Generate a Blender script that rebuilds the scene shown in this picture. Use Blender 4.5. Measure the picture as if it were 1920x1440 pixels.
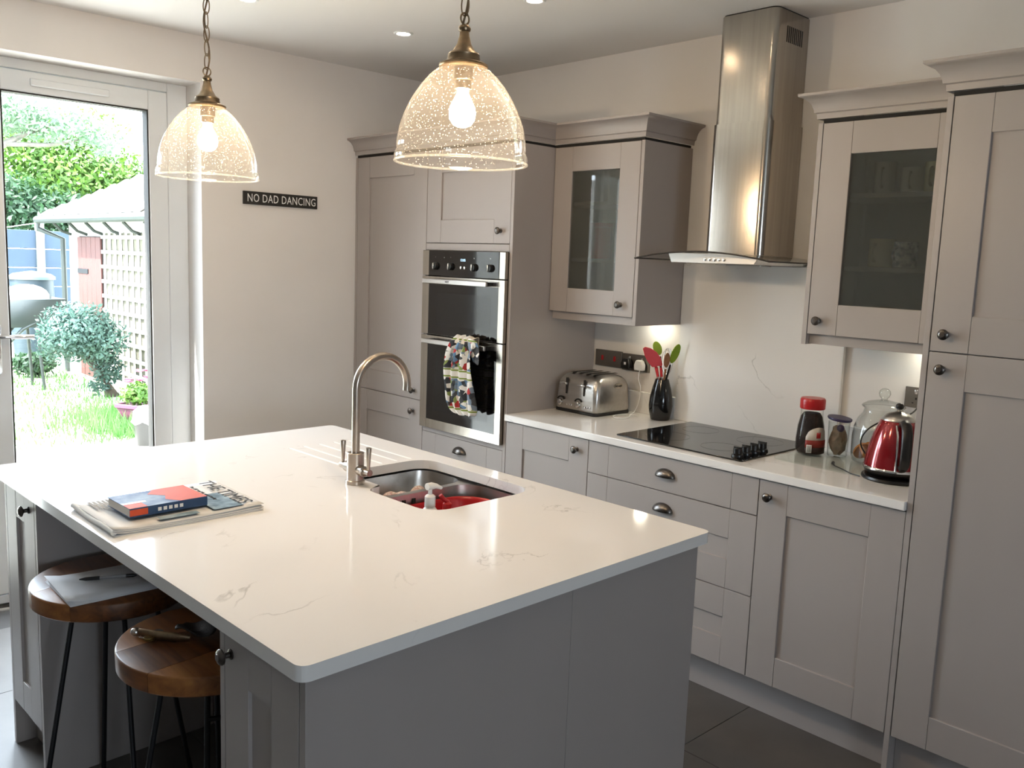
import bpy, bmesh, math, random
from mathutils import Vector, Matrix
R = math.radians
PI = math.pi
random.seed(7)
scn = bpy.context.scene
for o in list(bpy.data.objects):
    bpy.data.objects.remove(o, do_unlink=True)
COL = scn.collection

# ------------------------------------------------------------------ camera
cam_d = bpy.data.cameras.new('camera')
cam = bpy.data.objects.new('camera', cam_d)
COL.objects.link(cam)
_rt = Vector((0.72662, -0.68608, 0.03625)); _up = Vector((0.06797, 0.12429, 0.98992)); _fw = Vector((0.68367, 0.71683, -0.13695))
m = Matrix((_rt, _up, -_fw)).transposed().to_4x4()
m.translation = Vector((-2.6778, -4.0637, 1.5751))
cam.matrix_world = m
cam_d.sensor_fit = 'HORIZONTAL'; cam_d.sensor_width = 36.0
cam_d.lens = 36.0 * 1660.64 / 1920.0
cam_d.clip_start = 0.05; cam_d.clip_end = 200
scn.camera = cam

# ------------------------------------------------------------------ world, sun, exposure
scn.view_settings.view_transform = 'Standard'
scn.view_settings.look = 'None'
scn.view_settings.gamma = 1.0
scn.view_settings.use_curve_mapping = False
scn.view_settings.exposure = EXPOSURE = 0.24
w = bpy.data.worlds.new('sky'); scn.world = w; w.use_nodes = True
bg = w.node_tree.nodes['Background']
bg.inputs[0].default_value = (0.79, 0.88, 1.0, 1); bg.inputs[1].default_value = 18.5
sd = bpy.data.lights.new('sun', 'SUN'); sd.energy = 32.0; sd.angle = R(1.5); sd.color = (1.0, 0.95, 0.88)
so = bpy.data.objects.new('sun', sd); COL.objects.link(so)
so.rotation_euler = Vector((0.55, -0.13, -0.80)).to_track_quat('-Z', 'Y').to_euler()
def portal(loc, size, rot):
    l = bpy.data.lights.new('daylight_portal', 'AREA'); l.shape = 'RECTANGLE'; l.size, l.size_y = size
    o = bpy.data.objects.new('daylight_portal', l); COL.objects.link(o)
    o.location = loc; o.rotation_euler = rot
    l.cycles.is_portal = True
portal((-1.72, 0.29, 1.16), (1.74, 2.3), (R(-90), 0, 0))
portal((-3.0, -8.28, 1.5), (1.36, 1.0), (R(90), 0, 0))
cy = scn.cycles
cy.max_bounces = 6; cy.diffuse_bounces = 3; cy.glossy_bounces = 3; cy.transmission_bounces = 6; cy.transparent_max_bounces = 10
cy.sample_clamp_indirect = 6.0; cy.caustics_reflective = False; cy.caustics_refractive = False

# ------------------------------------------------------------------ materials
def srgb(h):
    if isinstance(h, str):
        h = h.lstrip('#'); c = [int(h[i:i+2], 16)/255 for i in (0, 2, 4)]
        return tuple(x/12.92 if x <= .04045 else ((x+.055)/1.055)**2.4 for x in c)
    return tuple(h)
MATS = {}
def mat(name, col, rough=.5, metal=0.0, vary=0.0, scale=8.0, bump=0.0, bscale=200.0, stretch=(1,1,1), spec=None, coat=0.0, col2=None, emis=None, estr=0.0, alpha=None, sub=None):
    if name in MATS: return MATS[name]
    m = bpy.data.materials.new(name); m.use_nodes = True
    nt = m.node_tree; N = nt.nodes; L = nt.links; b = N['Principled BSDF']
    c = srgb(col)
    b.inputs['Base Color'].default_value = (*c, 1)
    b.inputs['Roughness'].default_value = rough; b.inputs['Metallic'].default_value = metal
    if spec is not None: b.inputs['Specular IOR Level'].default_value = spec
    if coat: b.inputs['Coat Weight'].default_value = coat; b.inputs['Coat Roughness'].default_value = .05
    tc = N.new('ShaderNodeTexCoord'); mp = N.new('ShaderNodeMapping'); mp.inputs['Scale'].default_value = stretch
    L.new(tc.outputs['Object'], mp.inputs[0])
    if vary or col2 is not None:
        nz = N.new('ShaderNodeTexNoise'); nz.inputs['Scale'].default_value = scale; nz.inputs['Detail'].default_value = 5
        L.new(mp.outputs[0], nz.inputs['Vector'])
        mx = N.new('ShaderNodeMix'); mx.data_type = 'RGBA'
        c2 = srgb(col2) if col2 is not None else tuple(min(1, x*(1-vary)) for x in c)
        rp = N.new('ShaderNodeMapRange'); rp.inputs['From Min'].default_value = .35; rp.inputs['From Max'].default_value = .65
        L.new(nz.outputs['Fac'], rp.inputs['Value']); L.new(rp.outputs[0], mx.inputs['Factor'])
        mx.inputs['A'].default_value = (*c, 1); mx.inputs['B'].default_value = (*c2, 1)
        L.new(mx.outputs['Result'], b.inputs['Base Color'])
    if bump:
        nb = N.new('ShaderNodeTexNoise'); nb.inputs['Scale'].default_value = bscale; nb.inputs['Detail'].default_value = 3
        L.new(mp.outputs[0], nb.inputs['Vector'])
        bp = N.new('ShaderNodeBump'); bp.inputs['Strength'].default_value = bump; bp.inputs['Distance'].default_value = .002
        L.new(nb.outputs['Fac'], bp.inputs['Height']); L.new(bp.outputs[0], b.inputs['Normal'])
    if emis is not None:
        b.inputs['Emission Color'].default_value = (*srgb(emis), 1); b.inputs['Emission Strength'].default_value = estr
    MATS[name] = m
    return m
def emit(name, col, s):
    if name in MATS: return MATS[name]
    m = bpy.data.materials.new(name); m.use_nodes = True; nt = m.node_tree; nt.nodes.clear()
    e = nt.nodes.new('ShaderNodeEmission'); o = nt.nodes.new('ShaderNodeOutputMaterial')
    e.inputs[0].default_value = (*srgb(col), 1); e.inputs[1].default_value = s
    nt.links.new(e.outputs[0], o.inputs[0]); MATS[name] = m
    return m
def schlick(nt, f0=.04):
    N, L = nt.nodes, nt.links
    lw = N.new('ShaderNodeLayerWeight'); p = N.new('ShaderNodeMath'); p.operation = 'POWER'; p.inputs[1].default_value = 5; L.new(lw.outputs['Facing'], p.inputs[0])
    a = N.new('ShaderNodeMath'); a.operation = 'MULTIPLY_ADD'; a.inputs[1].default_value = 1-f0; a.inputs[2].default_value = f0; L.new(p.outputs[0], a.inputs[0])
    return a.outputs[0]
def smooth_path(pts, k=6):
    P = [Vector(p) for p in pts]; out = []
    for i in range(len(P)-1):
        a, b, c, d = P[max(i-1, 0)], P[i], P[i+1], P[min(i+2, len(P)-1)]
        for j in range(k):
            t = j/k; out.append(.5*((2*b) + (c-a)*t + (2*a-5*b+4*c-d)*t*t + (3*b-a-3*c+d)*t**3))
    return out + [P[-1]]
def thin_glass(name, tint=(1,1,1), rough=.02, haze=0.0, refl=.5, seeds=0.0, hazecol=(1,1,1), edge=0.0):
    if name in MATS: return MATS[name]
    m = bpy.data.materials.new(name); m.use_nodes = True; nt = m.node_tree; N = nt.nodes; L = nt.links; N.clear()
    out = N.new('ShaderNodeOutputMaterial'); tr = N.new('ShaderNodeBsdfTransparent'); tr.inputs[0].default_value = (*tint, 1)
    gl = N.new('ShaderNodeBsdfGlossy'); gl.inputs['Roughness'].default_value = rough
    if edge:      # edge darkening put in the tint by view angle, in place of refraction
        le = N.new('ShaderNodeLayerWeight'); pe = N.new('ShaderNodeMath'); pe.operation = 'POWER'; pe.inputs[1].default_value = 3.0; L.new(le.outputs['Facing'], pe.inputs[0])
        me_ = N.new('ShaderNodeMix'); me_.data_type = 'RGBA'; me_.inputs['A'].default_value = (*tint, 1); me_.inputs['B'].default_value = (*[x*(1-edge) for x in tint], 1); L.new(pe.outputs[0], me_.inputs['Factor']); L.new(me_.outputs['Result'], tr.inputs[0])
    k = N.new('ShaderNodeMath'); k.operation = 'MULTIPLY'; k.inputs[1].default_value = refl; L.new(schlick(nt), k.inputs[0])
    mx = N.new('ShaderNodeMixShader'); L.new(k.outputs[0], mx.inputs[0]); L.new(tr.outputs[0], mx.inputs[1]); L.new(gl.outputs[0], mx.inputs[2])
    last = mx
    if haze:
        df = N.new('ShaderNodeBsdfDiffuse'); df.inputs[0].default_value = (*hazecol, 1)
        tl = N.new('ShaderNodeBsdfTranslucent'); tl.inputs[0].default_value = (*hazecol, 1)
        ad = N.new('ShaderNodeMixShader'); ad.inputs[0].default_value = .5; L.new(df.outputs[0], ad.inputs[1]); L.new(tl.outputs[0], ad.inputs[2])
        m2 = N.new('ShaderNodeMixShader'); m2.inputs[0].default_value = haze
        if seeds:
            tc = N.new('ShaderNodeTexCoord'); vo = N.new('ShaderNodeTexVoronoi'); vo.inputs['Scale'].default_value = seeds
            L.new(tc.outputs['Object'], vo.inputs['Vector'])
            mr = N.new('ShaderNodeMapRange'); mr.inputs['From Min'].default_value = .12; mr.inputs['From Max'].default_value = .2
            mr.inputs['To Min'].default_value = .55; mr.inputs['To Max'].default_value = haze
            L.new(vo.outputs['Distance'], mr.inputs['Value']); L.new(mr.outputs[0], m2.inputs[0])
        L.new(mx.outputs[0], m2.inputs[1]); L.new(ad.outputs[0], m2.inputs[2]); last = m2
    L.new(last.outputs[0], out.inputs[0]); MATS[name] = m
    return m
def quartz(name, rough=.09, vein=.5):
    if name in MATS: return MATS[name]
    m = bpy.data.materials.new(name); m.use_nodes = True; nt = m.node_tree; N = nt.nodes; L = nt.links; b = N['Principled BSDF']
    tc = N.new('ShaderNodeTexCoord')
    n1 = N.new('ShaderNodeTexNoise'); n1.inputs['Scale'].default_value = 1.7; n1.inputs['Detail'].default_value = 7; n1.inputs['Distortion'].default_value = .9
    L.new(tc.outputs['Object'], n1.inputs['Vector'])
    a = N.new('ShaderNodeMath'); a.operation = 'SUBTRACT'; a.inputs[1].default_value = .5; L.new(n1.outputs['Fac'], a.inputs[0])
    ab = N.new('ShaderNodeMath'); ab.operation = 'ABSOLUTE'; L.new(a.outputs[0], ab.inputs[0])
    mr = N.new('ShaderNodeMapRange'); mr.inputs['From Max'].default_value = .006; mr.inputs['To Min'].default_value = 1; mr.inputs['To Max'].default_value = 0
    L.new(ab.outputs[0], mr.inputs['Value'])
    n2 = N.new('ShaderNodeTexNoise'); n2.inputs['Scale'].default_value = 5; n2.inputs['Detail'].default_value = 3; L.new(tc.outputs['Object'], n2.inputs['Vector'])
    m2 = N.new('ShaderNodeMapRange'); m2.inputs['From Min'].default_value = .52; m2.inputs['From Max'].default_value = .68; L.new(n2.outputs['Fac'], m2.inputs['Value'])
    mu = N.new('ShaderNodeMath'); mu.operation = 'MULTIPLY'; L.new(mr.outputs[0], mu.inputs[0]); L.new(m2.outputs[0], mu.inputs[1])
    mv = N.new('ShaderNodeMath'); mv.operation = 'MULTIPLY'; mv.inputs[1].default_value = vein; L.new(mu.outputs[0], mv.inputs[0])
    mx = N.new('ShaderNodeMix'); mx.data_type = 'RGBA'; mx.inputs['A'].default_value = (.86, .845, .825, 1); mx.inputs['B'].default_value = (.32, .31, .30, 1)
    L.new(mv.outputs[0], mx.inputs['Factor']); L.new(mx.outputs['Result'], b.inputs['Base Color'])
    b.inputs['Roughness'].default_value = rough
    MATS[name] = m
    return m
def wood(name, c1, c2, scale=3.0, rough=.4):
    if name in MATS: return MATS[name]
    m = bpy.data.materials.new(name); m.use_nodes = True; nt = m.node_tree; N = nt.nodes; L = nt.links; b = N['Principled BSDF']
    tc = N.new('ShaderNodeTexCoord'); mp = N.new('ShaderNodeMapping'); mp.inputs['Scale'].default_value = (14, 1.2, 14); mp.inputs['Rotation'].default_value = (0, 0, .5)
    L.new(tc.outputs['Object'], mp.inputs[0])
    nz = N.new('ShaderNodeTexNoise'); nz.inputs['Scale'].default_value = scale; nz.inputs['Detail'].default_value = 6; nz.inputs['Distortion'].default_value = .6
    L.new(mp.outputs[0], nz.inputs['Vector'])
    mr = N.new('ShaderNodeMapRange'); mr.inputs['From Min'].default_value = .3; mr.inputs['From Max'].default_value = .7; L.new(nz.outputs['Fac'], mr.inputs['Value'])
    mx = N.new('ShaderNodeMix'); mx.data_type = 'RGBA'; mx.inputs['A'].default_value = (*srgb(c1), 1); mx.inputs['B'].default_value = (*srgb(c2), 1)
    L.new(mr.outputs[0], mx.inputs['Factor']); L.new(mx.outputs['Result'], b.inputs['Base Color']); b.inputs['Roughness'].default_value = rough
    MATS[name] = m
    return m

M_WALL = mat('wall_paint', '#e9e6e3', .75, vary=.03, scale=3)
M_CEIL = mat('ceiling_paint', '#eae9e8', .8, vary=.02, scale=2)
M_CAB = mat('grey_cabinet_paint', '#a7a09c', .42, vary=.04, scale=3, stretch=(1, 1, .05))
M_CABIN = mat('grey_carcass_interior', '#98948f', .6, vary=.05)
M_QUARTZ = quartz('white_quartz')
M_STEEL = mat('brushed_steel', '#b3ada5', .2, 1.0, vary=.12, scale=60, stretch=(1, 1, .03), bump=.03, bscale=300)
M_STEELH = mat('brushed_steel_level', '#c6c3bf', .3, 1.0, vary=.1, scale=60, stretch=(1, .03, 1))
M_NICKEL = mat('satin_nickel', '#b7aca0', .28, 1.0, vary=.08, scale=40)
M_CHROME = mat('polished_chrome', '#dddddd', .07, 1.0, vary=.03)
M_PEWTER = mat('antique_pewter', '#6f6a66', .3, 1.0, vary=.3, scale=60)
M_BRONZE = mat('antique_brass', '#8d7a62', .34, 1.0, vary=.3, scale=50)
M_BLKGLASS = mat('black_oven_glass', '#0b0b0d', .05, vary=.1, spec=.6)
M_BLACK = mat('black_plastic', '#121212', .35, vary=.2, scale=30)
M_BLKIRON = mat('black_iron', '#16171a', .5, .3, vary=.2, scale=40)
M_WHITEPL = mat('white_plastic', '#eeeeec', .35, vary=.03)
M_UPVC = mat('white_window_frame', '#e9eef2', .3, vary=.02)
M_PANE = thin_glass('window_pane_glass', (.96, .98, .98), .01, 0, .6)
M_DARKGAP = mat('dark_recess', '#2a2826', .8, vary=.1)

# ------------------------------------------------------------------ mesh helpers
def box(bm, x0, x1, y0, y1, z0, z1):
    vs = [bm.verts.new((x, y, z)) for x in (x0, x1) for y in (y0, y1) for z in (z0, z1)]
    for a in ((0,1,3,2), (4,6,7,5), (0,4,5,1), (2,3,7,6), (0,2,6,4), (1,5,7,3)):
        bm.faces.new([vs[i] for i in a])
    return vs
def frame_of(d):
    d = Vector(d).normalized(); a = Vector((0,0,1)) if abs(d.z) < .9 else Vector((1,0,0))
    u = d.cross(a).normalized(); return u, d.cross(u).normalized()
def tube(bm, pts, r, n=10, closed=False, cap=True, sx=1.0):
    pts = [Vector(p) for p in pts]; k = len(pts); rr = r if isinstance(r, (list, tuple)) else [r]*k
    rings = []; u = None
    for i, p in enumerate(pts):
        a = pts[(i-1) % k] if (closed or i > 0) else p; b = pts[(i+1) % k] if (closed or i < k-1) else p
        d = (b-a).normalized()
        if u is None: u, v = frame_of(d)
        else:
            u = (u - d*u.dot(d)).normalized(); v = d.cross(u)
        rings.append([bm.verts.new(p + rr[i]*(math.cos(t)*u*sx + math.sin(t)*v)) for t in [2*PI*j/n for j in range(n)]])
    for i in range(k if closed else k-1):
        A, B = rings[i], rings[(i+1) % k]
        for j in range(n):
            bm.faces.new((A[j], A[(j+1) % n], B[(j+1) % n], B[j]))
    if cap and not closed:
        bm.faces.new(rings[0][::-1]); bm.faces.new(rings[-1])
    return rings
def cyl(bm, p0, p1, r0, r1=None, n=20):
    return tube(bm, [p0, p1], [r0, r0 if r1 is None else r1], n)
def lathe(bm, prof, n=32, o=(0,0,0), axis='z', sx=1.0, sy=1.0):
    o = Vector(o); rings = []
    def P(r, h, t):
        a, b = r*math.cos(t)*sx, r*math.sin(t)*sy
        return o + (Vector((a, b, h)) if axis == 'z' else Vector((-h, a, b)) if axis == '-x' else Vector((a, -h, b)))
    for r, h in prof:
        if r < 1e-6: rings.append([bm.verts.new(P(0, h, 0))])
        else: rings.append([bm.verts.new(P(r, h, 2*PI*j/n)) for j in range(n)])
    for A, B in zip(rings, rings[1:]):
        for j in range(n):
            q = [A[j % len(A)], A[(j+1) % len(A)], B[(j+1) % len(B)], B[j % len(B)]]
            q2 = []
            for x in q:
                if x not in q2: q2.append(x)
            if len(q2) > 2:
                try: bm.faces.new(q2)
                except ValueError: pass
    return rings
def prism(bm, poly, z0, z1, axis='z'):
    f = {'z': lambda a, b, h: (a, b, h), 'x': lambda a, b, h: (h, a, b), 'y': lambda a, b, h: (a, h, b)}[axis]
    A = [bm.verts.new(f(a, b, z0)) for a, b in poly]; B = [bm.verts.new(f(a, b, z1)) for a, b in poly]
    bm.faces.new(A[::-1]); bm.faces.new(B); n = len(poly)
    for i in range(n): bm.faces.new((A[i], A[(i+1) % n], B[(i+1) % n], B[i]))
def rrect(x0, x1, y0, y1, r, n=6):
    rs = r if isinstance(r, (list, tuple)) else [r]*4; out = []
    for (cx, cy, a0), q in zip(((x1, y1, 0), (x0, y1, 90), (x0, y0, 180), (x1, y0, 270)), rs):
        cx += -q if cx == x1 else q; cy += -q if cy == y1 else q
        for i in range(n+1):
            t = R(a0 + 90*i/n); out.append((cx + q*math.cos(t), cy + q*math.sin(t)))
    return out
def sphere(bm, c, r, n=16, m=10, sc=(1,1,1)):
    prof = [(r*math.sin(PI*i/m), -r*math.cos(PI*i/m)) for i in range(m+1)]; prof[0] = (0, -r); prof[-1] = (0, r)
    rg = lathe(bm, prof, n)
    for ring in rg:
        for v in ring: v.co = Vector((v.co.x*sc[0], v.co.y*sc[1], v.co.z*sc[2])) + Vector(c)
def root_of(o):
    while o.parent is not None: o = o.parent
    return o
def root_matrix(o):
    r = root_of(o)
    return Matrix.Translation(r.location) @ Matrix.Rotation(r.rotation_euler.z, 4, 'Z')
def obj(name, bm, material, parent=None, label=None, bevel=0.0, seg=2, local=False, smooth=35, solid=0.0, sub=0, props=None, soff=-1):
    if parent is not None and not local:
        bmesh.ops.transform(bm, matrix=root_matrix(parent).inverted(), verts=bm.verts)
    bmesh.ops.recalc_face_normals(bm, faces=bm.faces)
    me = bpy.data.meshes.new(name); bm.to_mesh(me); bm.free()
    me.materials.append(material)
    if smooth:
        for p in me.polygons: p.use_smooth = True
        me.set_sharp_from_angle(angle=R(smooth))
    o = bpy.data.objects.new(name, me); COL.objects.link(o)
    if parent is not None: o.parent = parent
    if solid:
        s = o.modifiers.new('solid', 'SOLIDIFY'); s.thickness = solid; s.offset = soff
    if bevel:
        b = o.modifiers.new('bevel', 'BEVEL'); b.width = bevel; b.segments = seg; b.limit_method = 'ANGLE'; b.angle_limit = R(40)
        b.harden_normals = False
    if sub:
        s = o.modifiers.new('sub', 'SUBSURF'); s.levels = sub; s.render_levels = sub
    if label: o['label'] = label
    if props:
        for k, v in props.items(): o[k] = v
    return o
def tag(o, label, cat, group=None):
    o['label'] = label; o['category'] = cat
    if group: o['group'] = group
    return o
def thing(name, label, cat, loc=(0,0,0), rz=0.0, group=None):
    o = bpy.data.objects.new(name, None); COL.objects.link(o)
    o.empty_display_size = .05; o.location = loc; o.rotation_euler = (0, 0, rz)
    return tag(o, label, cat, group)
def struct(name, bm, m, parent=None, **k):
    o = obj(name, bm, m, parent, **k)
    if parent is None: o['kind'] = 'structure'
    return o
def B(): return bmesh.new()
def bx(*a):
    bm = B(); box(bm, *a); return bm
def copy_tree(o, parent=None):
    c = o.copy(); COL.objects.link(c); c.parent = parent
    for ch in list(o.children): copy_tree(ch, c)
    return c
def text_mesh(name, s, size, material, parent, M, ext=.0004, spacing=1.0, align='LEFT', label=None):
    cu = bpy.data.curves.new(name, 'FONT'); cu.body = s; cu.size = size; cu.extrude = ext; cu.space_character = spacing; cu.align_x = align; cu.align_y = 'CENTER'; cu.resolution_u = 3
    t = bpy.data.objects.new(name + '_curve', cu); COL.objects.link(t)
    dg = bpy.context.evaluated_depsgraph_get(); dg.update()
    me = bpy.data.meshes.new_from_object(t.evaluated_get(dg)); me.name = name
    bpy.data.objects.remove(t, do_unlink=True); bpy.data.curves.remove(cu)
    me.transform(M); me.materials.clear(); me.materials.append(material)
    o = bpy.data.objects.new(name, me); COL.objects.link(o); o.parent = parent
    if label: o['label'] = label
    return o
# ------------------------------------------------------------------ room shell
XW, ZC, XL, YR = .573, 2.541, -7.5, -8.0
M_TILE = mat('grey_porcelain_tile', '#5f5b57', .38, vary=.22, scale=5, bump=.05, bscale=60)
M_GROUT = mat('dark_grout', '#3c3936', .9, vary=.1)
fl = struct('floor', bx(XL, XW, YR, .3, -.12, -.006), M_GROUT, smooth=0)
tile_me = None
P = .59
for i in range(-7, 2):
    for j in range(-7, 2):
        x0, y0 = -.35 + i*P, -2.49 + (j+2)*P
        if x0 < -4.2 or x0 + P > XW + .4 or y0 + P < -5.2 or y0 > -.1: continue
        if tile_me is None:
            t = obj('tile', bx(.0015, P-.0015, .0015, P-.0015, -.008, 0), M_TILE, bevel=.001, seg=1); tile_me = t.data
        else:
            t = bpy.data.objects.new('tile', tile_me); COL.objects.link(t)
        t.location = (x0, y0, 0); t.parent = fl
M_FLOORFAR = M_TILE
t = obj('floor_field', bx(XL, -4.2, YR, .0, -.007, -.001), M_TILE, fl); t = obj('floor_field', bx(-4.2, XW, YR, -5.2, -.007, -.001), M_TILE, fl)
struct('ceiling', bx(XL-.3, XW+.3, YR-.3, .3, ZC, ZC+.25), M_CEIL, smooth=0)
RX0, RX1, RZ = -2.6, -.846, 2.336          # garden door opening
bm = B(); box(bm, RX1, XW+.3, 0, .3, -.12, ZC); box(bm, RX0, RX1, 0, .3, RZ, ZC); box(bm, XL-.3, RX0, 0, .3, -.12, ZC)
struct('wall_far', bm, M_WALL, smooth=0)
struct('wall_right', bx(XW, XW+.3, YR-.3, 0, -.12, ZC), M_WALL, smooth=0)
struct('wall_left', bx(XL-.3, XL, YR-.3, 0, -.12, ZC), M_WALL, smooth=0)
bm = B(); a, b_, z0, z1 = -3.68, -2.32, 1.0, 2.0
box(bm, XL, a, YR-.3, YR, -.12, ZC); box(bm, b_, XW, YR-.3, YR, -.12, ZC); box(bm, a, b_, YR-.3, YR, -.12, z0); box(bm, a, b_, YR-.3, YR, z1, ZC)
struct('wall_rear', bm, M_WALL, smooth=0)
# window behind the camera
bm = B()
for q in ((a, a+.06, z0, z1), (b_-.06, b_, z0, z1), (a+.06, b_-.06, z0, z0+.06), (a+.06, b_-.06, z1-.06, z1), (-3.03, -2.97, z0+.06, z1-.06)):
    box(bm, q[0], q[1], YR-.2, YR-.13, q[2], q[3])
wn = struct('window_1', bm, M_UPVC, bevel=.004)
for x0, x1 in ((a+.06, -3.03), (-2.97, b_-.06)): obj('pane', bx(x0, x1, YR-.17, YR-.164, z0+.06, z1-.06), M_PANE, wn, smooth=0)
bm = B(); box(bm, RX1+.001, -.002, -.016, -.001, 0, .1)
struct('baseboard_far', bm, M_UPVC, bevel=.004)
# garden doors: outer frame, two leaves with their panes
dr = struct('door_1', (lambda bm: (box(bm, RX0, RX0+.094, .15, .22, 0, RZ), box(bm, RX1-.094, RX1, .15, .22, 0, RZ), box(bm, RX0+.094, RX1-.094, .15, .22, 2.294, RZ), box(bm, RX0+.094, RX1-.094, .15, .22, 0, .04), bm)[-1])(B()), M_UPVC, bevel=.004)
for nm, x0, x1 in (('door_leaf', -1.723, -.943), ('door_leaf', -2.503, -1.726)):
    bm = B(); s = .087
    box(bm, x0, x0+s, .142, .205, .045, 2.29); box(bm, x1-s, x1, .142, .205, .045, 2.29)
    box(bm, x0+s, x1-s, .142, .205, 2.29-s, 2.29); box(bm, x0+s, x1-s, .142, .205, .045, .045+.1)
    lf = obj(nm, bm, M_UPVC, dr, bevel=.005)
    g = .006
    bm = B()
    for q in ((x0+s, x0+s+g, .145, 2.29-s), (x1-s-g, x1-s, .145, 2.29-s), (x0+s+g, x1-s-g, .145, .145+g), (x0+s+g, x1-s-g, 2.29-s-g, 2.29-s)):
        box(bm, q[0], q[1], .146, .2, q[2], q[3])
    obj('gasket', bm, M_DARKGAP, lf, 'dark rubber glazing gasket')
    obj('pane', bx(x0+s, x1-s, .168, .174, .145, 2.29-s), M_PANE, lf, smooth=0)
    if x0 > -1.8:
        bm = B(); box(bm, x0+.2, x0+.52, .128, .142, 2.232, 2.262)
        obj('trickle_vent', bm, M_UPVC, lf, bevel=.005)
        bm = B(); prism(bm, rrect(x0+.02, x0+.05, 1.02, 1.24, .012), .131, .142, 'y'); hp = obj('handle_plate', bm, M_CHROME, lf, bevel=.002)
        bm = B(); tube(bm, [(x0+.035, .135, 1.184), (x0+.035, .09, 1.184), (x0+.05, .083, 1.184), (x0+.165, .083, 1.182)], .008, 12); obj('handle', bm, M_CHROME, lf, 'chrome lever handle')
        bm = B(); cyl(bm, (x0+.035, .132, 1.092), (x0+.035, .127, 1.092), .008); obj('keyhole', bm, M_BLACK, lf)
# ------------------------------------------------------------------ fitted units along the right hand wall
def knob_bm(p, s=1.0):
    bm = B(); lathe(bm, [(0, 0), (.0105*s, 0), (.0105*s, .002), (.006*s, .005), (.0055*s, .013), (.010*s, .016), (.0155*s, .019), (.016*s, .022), (.0135*s, .0255), (.008*s, .0275), (.007*s, .029), (0, .0295)], 20, p, '-x')
    return bm
def cup_bm(y, z, x=0.0, a=.046, D=.026, H=.032):
    bm = B(); nt_, nf = 16, 7; g = []
    for i in range(nt_+1):
        t = PI*i/nt_; g.append([bm.verts.new((x - D*math.sin(t)*math.cos(f), y + a*math.cos(t), z + H*math.sin(t)*math.sin(f) - .012)) for f in [PI/2*j/nf for j in range(nf+1)]])
    for i in range(nt_):
        for j in range(nf): bm.faces.new((g[i][j], g[i+1][j], g[i+1][j+1], g[i][j+1]))
    bmesh.ops.remove_doubles(bm, verts=bm.verts, dist=1e-5)
    return bm
SW = .1065
def shaker(parent, x, y0, y1, z0, z1, knob=None, cup=None, pane=None, flat=False, name='door', sw=SW, rw=None):
    """front facing -x, outer face at x, 20 mm thick; y0<y1"""
    rw = rw or sw
    bm = B()
    if pane is None: box(bm, x+.008, x+.02, y0+sw-.01, y1-sw+.01, z0+rw-.01, z1-rw+.01)
    else: box(bm, x+.006, x+.010, y0+sw-.005, y1-sw+.005, z0+rw-.005, z1-rw+.005)
    if flat:
        bm.free(); bm = B(); box(bm, x, x+.02, y0+sw, y1-sw, z0, z1)
    d = obj(name, bm, pane or M_CAB, parent, ('smoky frosted glass pane' if pane else None), bevel=.0012 if flat else 0, seg=1)
    k = .0012
    obj('stile', bx(x, x+.02, y0, y0+sw, z0, z1), M_CAB, d, bevel=k, seg=1)
    obj('stile', bx(x, x+.02, y1-sw, y1, z0, z1), M_CAB, d, bevel=k, seg=1)
    if not flat:
        obj('rail', bx(x+.0004, x+.02, y0+sw, y1-sw, z0, z0+rw), M_CAB, d, bevel=k, seg=1)
        obj('rail', bx(x+.0004, x+.02, y0+sw, y1-sw, z1-rw, z1), M_CAB, d, bevel=k, seg=1)
    if knob: obj('knob', knob_bm((x, *knob)), M_PEWTER, d, 'antique pewter round knob')
    if cup: obj('cup_handle', cup_bm(*cup, x), M_PEWTER, d, 'antique pewter cup handle', solid=.002, bevel=0)
    return d
# larder
L = thing('larder_unit', 'tall light grey two-door larder unit in the corner by the white wall', 'cabinet', (.28, -.31, 0))
obj('end_panel', bx(0, .57, -.021, -.003, .0, 2.085), M_CAB, L, bevel=.001)
obj('carcass', bx(.021, .57, -.6175, -.022, .15, 2.085), M_CABIN, L)
shaker(L, 0, -.6165, -.0235, .875, 2.083, knob=(-.545, .919))
shaker(L, 0, -.6165, -.0235, .15, .872, knob=(-.54, .814))
obj('plinth', bx(.055, .07, -.6175, -.022, 0, .149), M_CAB, L)
# oven housing
H = thing('oven_housing', 'tall light grey housing unit holding the built-in double oven', 'cabinet', (.28, -.92, 0))
obj('end_panel', bx(0, .57, -1.2274, -1.2098, 0, 2.085), M_CAB, H, bevel=.001)
obj('side_panel', bx(.021, .57, -.6355, -.6185, .15, 2.085), M_CABIN, H)
obj('top_box', bx(.021, .57, -1.209, -.636, 1.625, 2.085), M_CABIN, H)
obj('bottom_box', bx(.021, .57, -1.209, -.636, .15, .745), M_CABIN, H)
obj('filler_rail', bx(0, .02, -1.2085, -.6195, 1.6165, 1.648), M_CAB, H, bevel=.001)
obj('filler_rail', bx(0.002, .02, -1.2085, -.6195, .7285, .7525), M_CAB, H, bevel=.001)
shaker(H, 0, -1.2085, -.6195, 1.651, 2.083, knob=(-1.147, 1.707))
shaker(H, 0, -1.2085, -.6195, .44, .727, cup=(-.912, .674), flat=True, name='drawer')
shaker(H, 0, -1.2085, -.6195, .15, .437, cup=(-.912, .39), name='drawer')
obj('plinth', bx(.055, .07, -1.209, -.6185, 0, .149), M_CAB, H)
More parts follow.
